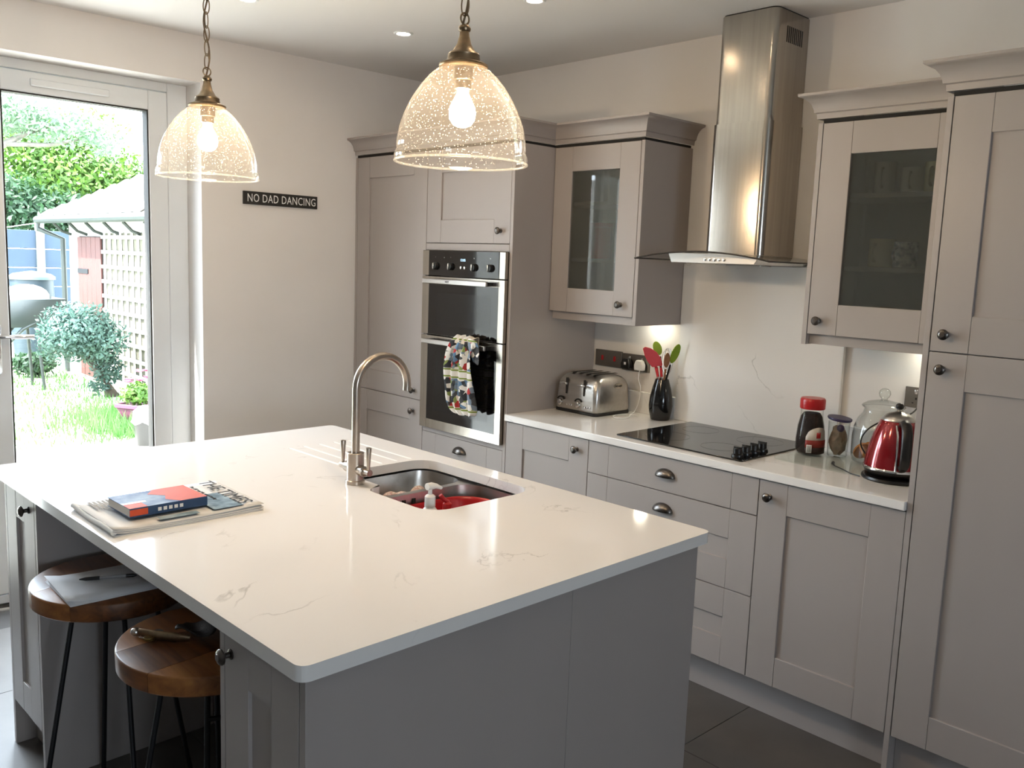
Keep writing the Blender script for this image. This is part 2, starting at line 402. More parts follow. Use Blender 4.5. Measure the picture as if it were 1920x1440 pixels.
# base units
U = thing('base_cabinet', 'light grey base cabinet under the worktop by the toaster', 'cabinet', (.28, -1.474, 0))
obj('carcass', bx(.021, .57, -1.7205, -1.2285, .15, .868), M_CABIN, U)
shaker(U, 0, -1.7195, -1.2295, .15, .866, knob=(-1.657, .817))
U = thing('drawer_unit', 'wide light grey three-drawer unit with cup handles below the hob', 'cabinet', (.28, -2.114, 0))
obj('carcass', bx(.021, .57, -2.506, -1.7215, .15, .868), M_CABIN, U)
shaker(U, 0, -2.505, -1.7225, .7355, .866, cup=(-2.111, .805), flat=True, name='drawer')
shaker(U, 0, -2.505, -1.7225, .4425, .7325, cup=(-2.108, .672), name='drawer')
shaker(U, 0, -2.505, -1.7225, .15, .4395, cup=(-2.108, .38), name='drawer')
U = thing('base_cabinet', 'light grey base cabinet with round knob under the red kettle', 'cabinet', (.28, -2.757, 0))
obj('carcass', bx(.021, .57, -3.0065, -2.507, .15, .868), M_CABIN, U)
shaker(U, 0, -3.0055, -2.508, .15, .866, knob=(-2.548, .812))
pl = obj('plinth', bx(.08, .096, -3.0065, -1.2285, 0, .149), M_CAB); tag(pl, 'light grey plinth board along the floor below the hob run', 'plinth')
# tall unit right
T = thing('tall_cabinet', 'tall light grey two-door cabinet at the right hand edge', 'cabinet', (.28, -3.32, 0))
obj('end_panel', bx(0, .57, -3.0247, -3.0073, 0, 2.085), M_CAB, T, bevel=.001)
obj('carcass', bx(.021, .57, -3.625, -3.0257, .15, 2.085), M_CABIN, T)
shaker(T, 0, -3.622, -3.0275, 1.3605, 2.083, knob=(-3.068, 1.411))
shaker(T, 0, -3.622, -3.0275, .15, 1.3575, knob=(-3.068, 1.309))
obj('plinth', bx(.05, .066, -3.622, -3.0257, 0, .149), M_CAB, T)
# wall units
M_SMOKE = bpy.data.materials.new('smoky_cabinet_glass'); M_SMOKE.use_nodes = True
_n = M_SMOKE.node_tree; _N = _n.nodes; _N.clear(); _o = _N.new('ShaderNodeOutputMaterial')
_r = _N.new('ShaderNodeBsdfRefraction'); _r.inputs['Color'].default_value = (.92, .93, .89, 1); _r.inputs['Roughness'].default_value = .22; _r.inputs['IOR'].default_value = 1.06
_t = _N.new('ShaderNodeBsdfTransparent'); _t.inputs[0].default_value = (.86, .87, .83, 1)
_d = _N.new('ShaderNodeBsdfDiffuse'); _d.inputs[0].default_value = (.36, .38, .35, 1)
_g = _N.new('ShaderNodeBsdfGlossy'); _g.inputs['Roughness'].default_value = .03
_m1 = _N.new('ShaderNodeMixShader'); _m1.inputs[0].default_value = .34; _n.links.new(_r.outputs[0], _m1.inputs[1]); _n.links.new(_t.outputs[0], _m1.inputs[2])
_m2 = _N.new('ShaderNodeMixShader'); _m2.inputs[0].default_value = .12; _n.links.new(_m1.outputs[0], _m2.inputs[1]); _n.links.new(_d.outputs[0], _m2.inputs[2])
_m3 = _N.new('ShaderNodeMixShader'); _n.links.new(schlick(_n, .05), _m3.inputs[0]); _n.links.new(_m2.outputs[0], _m3.inputs[1]); _n.links.new(_g.outputs[0], _m3.inputs[2])
_n.links.new(_m3.outputs[0], _o.inputs[0])
XF = .2414
def wall_unit(label, y0, y1, panel, kn):
    W = thing('wall_cabinet', label, 'cabinet', (.41, (y0+y1)/2, 1.326))
    if panel == 'near': obj('end_panel', bx(XF, XW-.002, y0-.018, y0-.0005, 1.326, 2.085), M_CAB, W, bevel=.001)
    else: obj('end_panel', bx(XF, XW-.002, y1+.0005, y1+.018, 1.322, 2.085), M_CAB, W, bevel=.001)
    obj('side_panel', bx(XF+.021, XW-.01, y0, y0+.016, 1.36, 2.085), M_CABIN, W); obj('side_panel', bx(XF+.021, XW-.01, y1-.016, y1, 1.36, 2.085), M_CABIN, W)
    obj('top_panel', bx(XF+.021, XW-.01, y0+.016, y1-.016, 2.069, 2.085), M_CABIN, W); obj('bottom_panel', bx(XF+.021, XW-.01, y0+.016, y1-.016, 1.36, 1.376), M_CABIN, W)
    obj('back_panel', bx(XW-.01, XW-.002, y0, y1, 1.36, 2.085), M_CABIN, W)
    for z in (1.585, 1.832): obj('shelf', bx(XF+.05, XW-.011, y0+.017, y1-.017, z, z+.016), M_CABIN, W)
    obj('light_pelmet', bx(XF+.024, XF+.042, y0, y1, 1.324, 1.359), M_CAB, W, bevel=.001)
    shaker(W, XF, y0+.002, y1-.002, 1.3605, 2.083, knob=kn, pane=M_SMOKE)
    return W
wall_unit('glass-fronted light grey wall cabinet above the toaster', -1.717, -1.229, 'near', (-1.648, 1.41))
wall_unit('glass-fronted light grey wall cabinet holding mugs above the coffee jar', -3.004, -2.5055, 'far', (-2.546, 1.408))
# cornices
CP = [(0, 2.098), (.004, 2.098), (.006, 2.116), (.013, 2.119), (.015, 2.130), (.021, 2.145), (.031, 2.158), (.044, 2.167), (.054, 2.170), (.056, 2.172), (.056, 2.180), (.0, 2.180)]
def cornice(label, path):
    o = sweep('cornice', CP, path, M_CAB); sweep('shadow_gap', [(-.012, 2.0856), (-.012, 2.0978), (-.03, 2.0978), (-.03, 2.0856)], path, M_DARKGAP, o)  # dark strip added for the shaded gap under the cornice
    return tag(o, label, 'cornice')
def sweep(nm, CP, path, m_, par=None):
    n = len(path); bm = B(); rings = []
    nr = []
    for a, b_ in zip(path, path[1:]):
        d = (Vector(b_)-Vector(a)).normalized(); nr.append(Vector((d.y, -d.x)))
    for i, p in enumerate(path):
        if i == 0: o = nr[0]
        elif i == n-1: o = nr[-1]
        else: o = (nr[i-1]+nr[i]) / (1 + nr[i-1].dot(nr[i]))
        rings.append([bm.verts.new((p[0]+o.x*a, p[1]+o.y*a, z)) for a, z in CP])
    k = len(CP)
    for A, Bq in zip(rings, rings[1:]):
        for j in range(k): bm.faces.new((A[j], A[(j+1) % k], Bq[(j+1) % k], Bq[j]))
    bm.faces.new(rings[0][::-1]); bm.faces.new(rings[-1])
    return obj(nm, bm, m_, par, smooth=30)
cornice('long light grey cornice stepping back over larder, oven and glass cabinet', [(0, -.001), (0, -1.2274), (XF, -1.2274), (XF, -1.735), (XW-.001, -1.735)])
cornice('short light grey cornice on the wall cabinet that holds the mugs', [(XW-.001, -2.4875), (XF, -2.4875), (XF, -3.006)])
cornice('light grey cornice on the tall cabinet at the right edge', [(XW-.001, -3.0073), (0, -3.0073), (0, -3.63)])
# worktop, upstands, splashback
bm = B(); box(bm, -.014, XW-.001, -3.0068, -1.228, .8705, .90)
tag(obj('worktop', bm, M_QUARTZ, bevel=.003), 'long white quartz worktop along the hob wall', 'worktop')
tag(obj('upstand', bx(.5535, XW-.001, -1.735, -1.2285, .9005, 1.0), M_QUARTZ, bevel=.002), 'low white quartz upstand behind the toaster', 'upstand')
tag(obj('upstand', bx(.5535, XW-.001, -3.0065, -2.5, .9005, 1.0), M_QUARTZ, bevel=.002), 'low white quartz upstand behind the jars and kettle', 'upstand')
tag(obj('splashback', bx(.5535, XW-.001, -2.4985, -1.7365, .9005, 1.594), quartz('splashback_quartz', .1, .6), bevel=.002), 'tall white veined quartz splashback behind the hob', 'splashback')
# under-cabinet lights
M_UCL = emit('under_cabinet_glow', (1.0, .93, .74), 55)
for lb, y in (('under-cabinet puck light below the cabinet over the toaster', -1.62), ('under-cabinet puck light below the mug cabinet', -2.83)):
    t = thing('cabinet_light', lb, 'light', (.5, y, 1.345))
    bm = B(); lathe(bm, [(0, 1.3595), (.034, 1.3595), (.034, 1.352), (.028, 1.350), (.0, 1.350)], 24, (.5, y, 0)); obj('housing', bm, M_STEEL, t)
    bm = B(); lathe(bm, [(0, 1.3495), (.027, 1.3495), (.027, 1.3475), (0, 1.3475)], 24, (.5, y, 0)); obj('lens', bm, M_UCL, t, 'glowing lamp lens')
# ------------------------------------------------------------------ island (own axes u,v about its centre, turned one degree)
IC, IR = (-1.3757, -1.9408), .0175
def i2w(u, v):
    c, s = math.cos(IR), math.sin(IR); return (IC[0] + u*c - v*s, IC[1] + u*s + v*c)
def w2i(x, y):
    c, s = math.cos(IR), math.sin(IR); x -= IC[0]; y -= IC[1]; return (x*c + y*s, -x*s + y*c)
BASE = {}
def ithing(name, label, cat, u, v, z=0.0, group=None):
    x, y = i2w(u, v); t = thing(name, label, cat, (x, y, z), IR, group); BASE[t.name] = (u, v, z); return t
def iobj(name, bm, m_, parent, label=None, **k):
    b0 = BASE[root_of(parent).name]; bmesh.ops.translate(bm, verts=bm.verts, vec=(-b0[0], -b0[1], -b0[2]))
    return obj(name, bm, m_, parent, label, local=True, **k)
def fill_plate(bm, outer, holes, z, down=None):
    es = []
    loops = []
    for lp in [outer] + holes:
        vs = [bm.verts.new((a, b, z)) for a, b in lp]; loops.append(vs)
        es += [bm.edges.new((vs[i], vs[(i+1) % len(vs)])) for i in range(len(vs))]
    r = bmesh.ops.triangle_fill(bm, use_beauty=True, use_dissolve=False, edges=es)
    return loops
def wall_down(bm, vs, z, close=False):
    lo = [bm.verts.new((v.co.x, v.co.y, z)) for v in vs]; n = len(vs)
    for i in range(n): bm.faces.new((vs[i], vs[(i+1) % n], lo[(i+1) % n], lo[i]))
    if close: bm.faces.new(lo)
    return lo
# worktop with sink cut-out and drainer grooves
W = ithing('island_worktop', 'large white quartz worktop of the kitchen island', 'worktop', 0, 0, .87)
def arc(cx, cy, r, a0, a1, n=6): return [(cx + r*math.cos(R(a0 + (a1-a0)*i/n)), cy + r*math.sin(R(a0 + (a1-a0)*i/n))) for i in range(n+1)]
su0, su1, su2, sv0, sv1, svn = .136, .197, .533, -.318, .205, -.012
hole = arc(su2-.07, sv1-.07, .07, 0, 90) + arc(su1+.05, sv1-.05, .05, 90, 180) + [(su1, svn+.02)] + arc(su1-.02, svn+.02, .02, 0, -90, 4) + arc(su0+.035, svn-.035, .035, 90, 180, 4) + arc(su0+.07, sv0+.07, .07, 180, 270) + arc(su2-.07, sv0+.07, .07, 270, 360)
grooves = []
for gx in (-1.137, -1.08, -1.016, -.954, -.895):
    gu = w2i(gx, -1.4)[0]; grooves.append([(gu+.006, .60), (gu, .612), (gu-.006, .60), (gu-.006, .235), (gu, .222), (gu+.006, .235)])
bm = B()
outer = rrect(-.607, .607, -.8875, .8875, .022, 6)
lp = fill_plate(bm, outer, [hole] + grooves, .90)
lo1 = wall_down(bm, lp[0], .8705); lo2 = wall_down(bm, lp[1], .8705)
for g in lp[2:]:
    ca = bm.verts.new((g[1].co.x, g[0].co.y, .8968)); cb = bm.verts.new((g[1].co.x, g[3].co.y, .8968))
    for f_ in ((g[0], g[1], ca), (g[1], g[2], ca), (g[2], g[3], cb, ca), (g[3], g[4], cb), (g[4], g[5], cb), (g[5], g[0], ca, cb)): bm.faces.new(f_)
e2 = [bm.edges.get((a, b)) for L_ in (lo1, lo2) for a, b in zip(L_, L_[1:] + L_[:1])]
bmesh.ops.triangle_fill(bm, use_beauty=True, edges=e2)
iobj('slab', bm, M_QUARTZ, W, bevel=.0025, seg=2, smooth=15)
# base: panels and doors of the aisle side
UF = -.583
K = ithing('island_unit', 'light grey island base with flat end panels around the sink', 'cabinet', .25, 0)
for a, b_ in ((-.583, .094), (.095, .583)): iobj('end_panel', bx(a, b_, -.865, -.846, 0, .870), M_CAB, K, bevel=.001)
iobj('end_panel', bx(-.04, .583, .846, .865, 0, .870), M_CAB, K, bevel=.001)
iobj('back_panel', bx(-.06, -.042, -.845, .845, 0, .870), M_CAB, K)
for a, b_ in ((-.844, -.335), (-.332, .222), (.225, .844)):
    d = iobj('door', bx(.571, .575, a+.09, b_-.09, .24, .77), M_CAB, K)
    for q in ((a, a+.1, .15, .866), (b_-.1, b_, .15, .866)): iobj('stile', bx(.563, .583, q[0], q[1], q[2], q[3]), M_CAB, d, bevel=.001)
    for q in ((.15, .25), (.766, .866)): iobj('rail', bx(.5634, .5826, a+.1, b_-.1, q[0], q[1]), M_CAB, d, bevel=.001)
iobj('plinth', bx(.5, .515, -.845, .845, 0, .149), M_CAB, K)
# two narrow cabinets facing the stools' side
def narrow(label, v0, v1, vout, kv):
    c = ithing('island_cabinet', label, 'cabinet', -.32, (v0+v1)/2)
    if vout == 1: iobj('end_panel', bx(UF, -.063, v1-.0185, v1, 0, .870), M_CAB, c, bevel=.001); a, b_ = v0+.019, v1-.019; iobj('side_panel', bx(UF, -.063, v0, v0+.018, 0, .870), M_CAB, c, bevel=.001)
    else: a, b_ = v0+.0015, v1-.019; iobj('side_panel', bx(UF, -.063, v1-.018, v1, 0, .870), M_CAB, c, bevel=.001)
    iobj('carcass', bx(UF+.021, -.064, a, b_, .15, .868), M_CABIN, c)
    s = .092; a += .001; b_ -= .001
    d = iobj('door', bx(UF+.008, UF+.02, a+s-.01, b_-s+.01, .24, .78), M_CAB, c)
    for q in ((a, a+s), (b_-s, b_)): iobj('stile', bx(UF, UF+.02, q[0], q[1], .15, .866), M_CAB, d, bevel=.0012, seg=1)
    for q in ((.15, .245), (.766, .866)): iobj('rail', bx(UF+.0004, UF+.02, a+s, b_-s, q[0], q[1]), M_CAB, d, bevel=.0012, seg=1)
    iobj('knob', knob_bm((UF, kv, .815)), M_PEWTER, d, 'antique pewter round knob')
    iobj('plinth', bx(UF+.06, UF+.075, a, b_, 0, .149), M_CAB, c)
narrow('narrow light grey island cabinet at the garden door end', .561, .865, 1, .628)
narrow('narrow light grey island cabinet at the near corner beside the stools', -.8455, -.554, -1, -.6)
# sink
S = ithing('kitchen_sink', 'stainless steel one-and-a-half bowl undermount sink in the island', 'sink', .335, -.055, .66)
def bowl(u0, u1, v0, v1, zt, zb, r, nm):
    bm = B(); rings = []
    for z, ins, rr in ((zt, 0, r), (zb+.03, .012, r), (zb+.008, .022, r-.005), (zb, .045, r-.02)):
        rings.append([bm.verts.new((a, b, z)) for a, b in rrect(u0+ins, u1-ins, v0+ins, v1-ins, rr, 6)])
    n = len(rings[0])
    for A, C in zip(rings, rings[1:]):
        for i in range(n): bm.faces.new((A[i], A[(i+1) % n], C[(i+1) % n], C[i]))
    bm.faces.new(rings[-1])
    b = iobj(nm, bm, M_STEELH, S, smooth=50)
    cu, cv = (u0+u1)/2, (v0+v1)/2
    bm = B(); lathe(bm, [(0, zb+.002), (.03, zb+.002), (.034, zb+.005), (.043, zb+.004), (.045, zb+.001)], 24, (cu, cv, 0)); iobj('drain', bm, M_CHROME, b)
    return b
mb = bowl(su0-.004, su2+.004, sv0-.004, -.022, .862, .67, .075, 'main_bowl')
bowl(su1-.004, su2+.004, .002, sv1+.004, .862, .74, .055, 'small_bowl')
bm = B(); fill_plate(bm, [(su0-.03, sv0-.03), (su2+.025, sv0-.03), (su2+.025, sv1+.03), (su0-.03, sv1+.03)], [rrect(su0-.004, su2+.004, sv0-.004, -.022, .075, 6), rrect(su1-.004, su2+.004, .002, sv1+.004, .055, 6)], .8625)
iobj('flange', bm, M_STEELH, S)
for du in (.262, .270, .300, .308):
    bm = B(); box(bm, du, du+.0035, -.0285, -.0255, .832, .848); iobj('overflow_slot', bm, M_DARKGAP, S)
# bridge mixer tap
fu, fv = w2i(-1.225, -1.876)
F = ithing('mixer_tap', 'brushed nickel swan-neck mixer tap with two levers', 'tap', fu, fv, .9)
bm = B(); lathe(bm, [(0, .9001), (.029, .9001), (.029, .911), (.0255, .913), (.0255, .993), (.0235, .995), (0, .995)], 28, (fu, fv, 0)); iobj('body', bm, M_NICKEL, F)
bm = B(); Rr = .094; pts = [(fu, fv, .99), (fu, fv, 1.08), (fu, fv, 1.185)]
for i in range(1, 19): t = PI*1.06*i/18; pts.append((fu + Rr - Rr*math.cos(t), fv, 1.185 + Rr*math.sin(t)))
tube(bm, pts, .0122, 16); iobj('spout', bm, M_NICKEL, F)
bm = B(); tube(bm, [(fu, fv-.02, .945), (fu, fv-.045, .945), (fu, fv-.047, .945)], [.016, .016, .012], 18); tube(bm, [(fu, fv-.047, .945), (fu, fv-.074, .945)], .010, 16)
c1 = iobj('valve', bm, M_NICKEL, F)
bm = B(); lathe(bm, [(0, .950), (.005, .950), (.0055, .97), (.009, 1.018), (.0085, 1.020), (0, 1.020)], 16, (fu, fv-.066, 0)); iobj('lever', bm, M_NICKEL, c1)
bm = B(); tube(bm, [(fu, fv+.02, .945), (fu, fv+.045, .945), (fu, fv+.047, .945)], [.016, .016, .012], 18); tube(bm, [(fu, fv+.047, .945), (fu, fv+.074, .945)], .010, 16)
c1 = iobj('valve', bm, M_NICKEL, F)
bm = B(); lathe(bm, [(0, .950), (.005, .950), (.0055, .97), (.009, 1.018), (.0085, 1.020), (0, 1.020)], 16, (fu, fv+.066, 0)); iobj('lever', bm, M_NICKEL, c1)
# things in the sink
M_RED = mat('red_plastic', '#b3161c', .3, vary=.08)
T = ithing('washing_up_bowl', 'red plastic washing-up bowl inside the main sink bowl', 'bowl', .335, -.17, .672)
bm = B(); rings = []
for z, k in ((.674, .8), (.68, .84), (.825, .985), (.835, 1.0), (.838, 1.03), (.834, 1.03)):
    rings.append([bm.verts.new((.338 + a*k, -.171 + b*k, z)) for a, b in rrect(-.165, .165, -.118, .118, .1, 8)])
n = len(rings[0])
for A, C in zip(rings, rings[1:]):
    for i in range(n): bm.faces.new((A[i], A[(i+1) % n], C[(i+1) % n], C[i]))
bm.faces.new(rings[0])
iobj('tub', bm, M_RED, T, solid=.003, smooth=50)
pu, pv = w2i(-1.168, -2.165)
T = ithing('soap_dispenser', 'white pump soap bottle standing in the sink', 'bottle', pu, pv, .68)
bm = B(); lathe(bm, [(0, .685), (.026, .685), (.028, .69), (.028, .85), (.026, .868), (.018, .88), (.0125, .886), (0, .886)], 24, (pu, pv, 0)); iobj('bottle', bm, M_WHITEPL, T)
bm = B(); lathe(bm, [(0, .886), (.0155, .886), (.015, .915), (.0115, .919), (.006, .921), (.0055, .938), (0, .938)], 20, (pu, pv, 0)); cpp = iobj('collar', bm, M_WHITEPL, T)
bm = B(); tube(bm, [(pu-.012, pv+.0, .944), (pu+.004, pv, .944), (pu+.02, pv-.002, .942), (pu+.036, pv-.006, .934)], [.010, .0105, .007, .0045], 14); iobj('pump_head', bm, M_WHITEPL, cpp)
ru, rv = w2i(-1.105, -2.165)
T = ithing('detergent_bottle', 'clear bottle with bright red flip cap in the sink', 'bottle', ru, rv, .68)
bm = B(); lathe(bm, [(0, .685), (.024, .685), (.025, .69), (.025, .84), (.02, .858), (.011, .866), (0, .866)], 20, (ru, rv, 0)); iobj('bottle', bm, thin_glass('clear_plastic', (.92, .94, .95), .05, .12, .6), T)
bm = B(); lathe(bm, [(0, .866), (.0135, .866), (.013, .884), (.006, .889), (.0055, .894), (0, .894)], 18, (ru, rv, 0)); cpp = iobj('cap', bm, M_RED, T)
bm = B(); tube(bm, [(ru-.002, rv, .89), (ru-.012, rv+.004, .898), (ru-.02, rv+.008, .91)], [.0055, .007, .006], 12); iobj('cap_flap', bm, M_RED, cpp)
M_CLOTHP = mat('pink_print_cloth', '#d6cfc4', .9, col2='#b58a86', scale=130)
T = ithing('dish_cloth', 'pale dish cloth with pink pattern in the small sink bowl', 'cloth', .33, .07, .745)
bm = B(); g = []
for i in range(13):
    g.append([bm.verts.new((.235 + .018*i, .035 + .012*j + .004*math.sin(i*1.3), .80 + .012*math.sin(i*.9+j*.7) + .008*math.sin(i*2.1-j*1.3))) for j in range(8)])
for i in range(12):
    for j in range(7): bm.faces.new((g[i][j], g[i+1][j], g[i+1][j+1], g[i][j+1]))
iobj('fabric', bm, M_CLOTHP, T, solid=.03, sub=1, soff=-1)
# stools
M_STOOL = wood('stool_wood', '#6b3f20', '#a46c39', 2.6, .36); M_STOOL2 = wood('stool_wood_dark', '#4f2d18', '#80502a', 3.1, .36)
def stool(label, cx, cy, th, rot):
    t = thing('bar_stool', label, 'stool', (cx, cy, 0), 0, 'wooden bar stools pushed under the island')
    z1, th_ = .68, .048; r0 = .208
    slab = []
    N_ = 48; nb = 6
    # three glued boards make the seat, each cut from the round outline
    for k, (a, b_) in enumerate(((-.21, -.075), (-.0735, .069), (.0705, .21))):
        bm = B(); top = []
        ys = [a + (b_-a)*i/14 for i in range(15)]
        poly = [(math.sqrt(max(r0*r0 - y*y, 1e-6)), y) for y in ys] + [(-math.sqrt(max(r0*r0 - y*y, 1e-6)), y) for y in reversed(ys)]
        rings = []
        for z, s in ((z1-th_, .975), (z1-th_+.004, .995), (z1-.005, 1.0), (z1-.0015, .993), (z1, .98)):
            rings.append([bm.verts.new((x*s, min(max(y*s, a), b_) if k != 1 else y, z)) for x, y in poly])
        n = len(poly)
        for A, C in zip(rings, rings[1:]):
            for i in range(n): bm.faces.new((A[i], A[(i+1) % n], C[(i+1) % n], C[i]))
        bm.faces.new(rings[0][::-1]); bm.faces.new(rings[-1])
        bmesh.ops.rotate(bm, verts=bm.verts, matrix=Matrix.Rotation(rot, 3, 'Z'))
        obj('seat_board', bm, (M_STOOL2, M_STOOL, M_STOOL2)[k] if rot > .2 else (M_STOOL, M_STOOL2, M_STOOL)[k], t, local=True, smooth=40)
    zb = z1 - th_
    for k in range(4):
        a = th + PI/2*k; bm = B()
        tube(bm, [(.1*math.cos(a), .1*math.sin(a), zb-.0005), (.205*math.cos(a), .205*math.sin(a), .001)], .0068, 10); obj('leg', bm, M_BLKIRON, t, local=True)

    bm = B(); tube(bm, [(.117*math.cos(x), .117*math.sin(x), .535) for x in [th - PI/2*2 + PI/2*i/12 for i in range(13)]], .006, 8); obj('brace', bm, M_BLKIRON, t, local=True)
    bm = B(); lathe(bm, [(0, zb-.006), (.12, zb-.006), (.12, zb-.0005), (0, zb-.0005)], 32); obj('mounting_plate', bm, M_BLKIRON, t, local=True)
    return t
stool('round wooden bar stool with paper and a pen on its seat', -1.845, -1.637, 1.45, .35)
stool('round wooden bar stool with a bunch of keys on its seat', -1.81, -2.165, 1.05, .1)
# paper, pen, keys, card on the stools
M_PAPER = mat('white_paper', '#e9e9ec', .8, vary=.03, scale=20)
T = thing('note_pad', 'sheets of white note paper lying on the farther stool seat', 'paper', (-1.885, -1.685, .68), -.02)
for k, (dx, dy, a) in enumerate(((0, 0, 0), (.006, -.004, .05), (-.004, .004, -.03))):
    bm = B(); g = []
    for i in range(7): g.append([bm.verts.new((-.118 + .236*i/6, -.11 + .22*j/4, .0012 + k*.002 + (.008*max(0, -(i-1.2))*k/2 if i < 2 else 0))) for j in range(5)])
    for i in range(6):
        for j in range(4): bm.faces.new((g[i][j], g[i+1][j], g[i+1][j+1], g[i][j+1]))
    bmesh.ops.rotate(bm, verts=bm.verts, matrix=Matrix.Rotation(a, 3, 'Z')); bmesh.ops.translate(bm, verts=bm.verts, vec=(dx, dy, 0))
    obj('sheet', bm, M_PAPER, T, local=True, solid=.0008)
T = thing('ballpoint_pen', 'black and clear ballpoint pen resting on the note paper', 'pen', (-1.872, -1.668, .6925), math.atan2(-.056, .129))
bm = B(); tube(bm, [(-.02, 0, 0), (.045, 0, 0)], .0042, 10); obj('barrel', bm, thin_glass('pen_barrel', (.8, .8, .82), .1, .3, .6), T, local=True)
bm = B(); tube(bm, [(-.07, 0, 0), (-.055, 0, 0), (-.02, 0, 0)], [.0015, .0045, .005], 10); obj('grip', bm, M_BLACK, T, local=True)
bm = B(); tube(bm, [(.045, 0, 0), (.062, 0, 0), (.072, 0, 0)], [.0048, .0048, .002], 10); obj('cap', bm, M_BLACK, T, local=True)
T = thing('key_bunch', 'bunch of metal keys with a dark leather fob on the nearer stool', 'keys', (-1.90, -2.12, .6802), -.9)
bm = B(); tube(bm, [(-.05 + .014*math.cos(x), .014*math.sin(x), .006) for x in [2*PI*i/20 for i in range(20)]], .0016, 6, closed=True); obj('ring', bm, M_CHROME, T, local=True)
M_BRASSK = mat('worn_brass', '#8f7a4a', .35, 1.0, vary=.3, scale=40)
for k, (a, l, mt) in enumerate(((.25, .065, M_BRASSK), (-.2, .06, M_STEELH), (-.6, .07, M_STEELH), (.7, .055, M_BRASSK))):
    bm = B(); prism(bm, [(-.013*math.cos(x)+.0, .011*math.sin(x)) for x in [2*PI*i/14 for i in range(14)]], 0, .0025); box(bm, .008, l-.015, -.0035, .0035, 0, .0025)
    for q in range(3): box(bm, .018+.009*q, .023+.009*q, -.006, -.0035, 0, .0025)
    bmesh.ops.translate(bm, verts=bm.verts, vec=(-.035, 0, .001 + .0035*k)); bmesh.ops.rotate(bm, verts=bm.verts, matrix=Matrix.Rotation(a, 3, 'Z'))
    obj('key', bm, mt, T, local=True, bevel=.0006)
bm = B(); sphere(bm, (-.075, .0, .012), .0105, 14, 9, (1.1, 1, 1)); obj('bead', bm, M_STEELH, T, local=True)
bm = B(); tube(bm, [(-.065, 0, .013), (-.02, -.014, .016), (.03, -.012, .014), (.06, .0, .010)], [.009, .011, .012, .008], 12, sx=.6); obj('penknife', bm, M_BRONZE, T, local=True)
M_LEATHER = mat('dark_leather', '#2b2320', .55, vary=.3, scale=30, bump=.3, bscale=150)
bm = B(); g = []
for i in range(9): g.append([bm.verts.new((.02 + .012*i, -.005 + .016*j - .0*i, .026 + .010*math.sin(i*.8+j) + .006*math.sin(j*2.0+i*.3))) for j in range(5)])
for i in range(8):
    for j in range(4): bm.faces.new((g[i][j], g[i+1][j], g[i+1][j+1], g[i][j+1]))
obj('fob', bm, M_LEATHER, T, local=True, solid=.006, sub=1)
T = thing('paper_card', 'crumpled white card with a dark line on the nearer stool', 'card', (-1.762, -2.075, .6802), .5)
bm = B(); g = []
for i in range(7): g.append([bm.verts.new((-.012 + .012*math.sin(j*.9)+.004*i, -.05 + .016*i, .001 + .0135*j + .004*math.sin(i*1.7+j))) for j in range(6)])
for i in range(6):
    for j in range(5): bm.faces.new((g[i][j], g[i+1][j], g[i+1][j+1], g[i][j+1]))
cd = obj('sheet', bm, M_PAPER, T, local=True, solid=.001)
bm = B(); tube(bm, [(-.008, -.035, .055), (-.002, -.01, .035), (.001, .008, .03)], .0011, 6); obj('crease', bm, M_DARKGAP, T, local=True)
# ------------------------------------------------------------------ built-in double oven
O = thing('double_oven', 'built-in stainless steel and black glass double oven', 'oven', (.2, -.915, .754))
y0, y1 = -1.2075, -.621
bm = B(); box(bm, -.001, .5, -1.2, -.64, .7555, 1.613); obj('body', bm, M_DARKGAP, O)
def ysteel(z0, z1, x0=-.02, x1=-.0015, yy0=y0, yy1=y1): return bx(x0, x1, yy0, yy1, z0, z1)
fa = obj('control_panel', ysteel(1.4955, 1.6145), M_STEEL, O, bevel=.0015)
obj('panel_glass', bx(-.0225, -.0203, -1.168, -.672, 1.4965, 1.6135), M_BLKGLASS, fa, 'black glass fascia')
M_WKNOB = mat('pale_metal_knob', '#d8d6d2', .25, .9, vary=.05)
for ky in (-.725, -.837, -1.003, -1.113):
    bm = B(); lathe(bm, [(0, 0), (.018, 0), (.017, .012), (.0155, .014), (0, .014)], 24, (-.0227, ky, 1.541), '-x'); kb = obj('dial', bm, M_BLACK, O)
    obj('dial_lit_edge', bx(-.043, -.0369, ky-.0035, ky+.0035, 1.526, 1.556), M_WKNOB, kb, 'pale bar drawn for the lit edge of the dial', bevel=.003)  # pale bar modelled for the bright lit edge of each dial
for ky in (-.912, -.938):
    bm = B(); lathe(bm, [(0, 0), (.006, 0), (.006, .004), (0, .005)], 14, (-.0227, ky, 1.538), '-x'); obj('button', bm, M_WKNOB, O)
MT = lambda x, y, z: Matrix(((0, 0, -1, x), (-1, 0, 0, y), (0, 1, 0, z), (0, 0, 0, 1)))   # text on a -x facing plane, reading towards -y
OL = Vector((.2, -.915, .754))
text_mesh('clock_digits', '12:05', .017, emit('display_glow', (.55, .8, 1.0), 1.6), fa, MT(-.0232-OL.x, -.905-OL.y, 1.572-OL.z))
for i, ky in enumerate((-.725, -.79, -.837, -1.003, -1.113)):
    text_mesh('dial_icon', 'o' if i % 2 else '=', .011, M_WKNOB, fa, MT(-.0232-OL.x, ky+.004-OL.y, 1.583-OL.z))
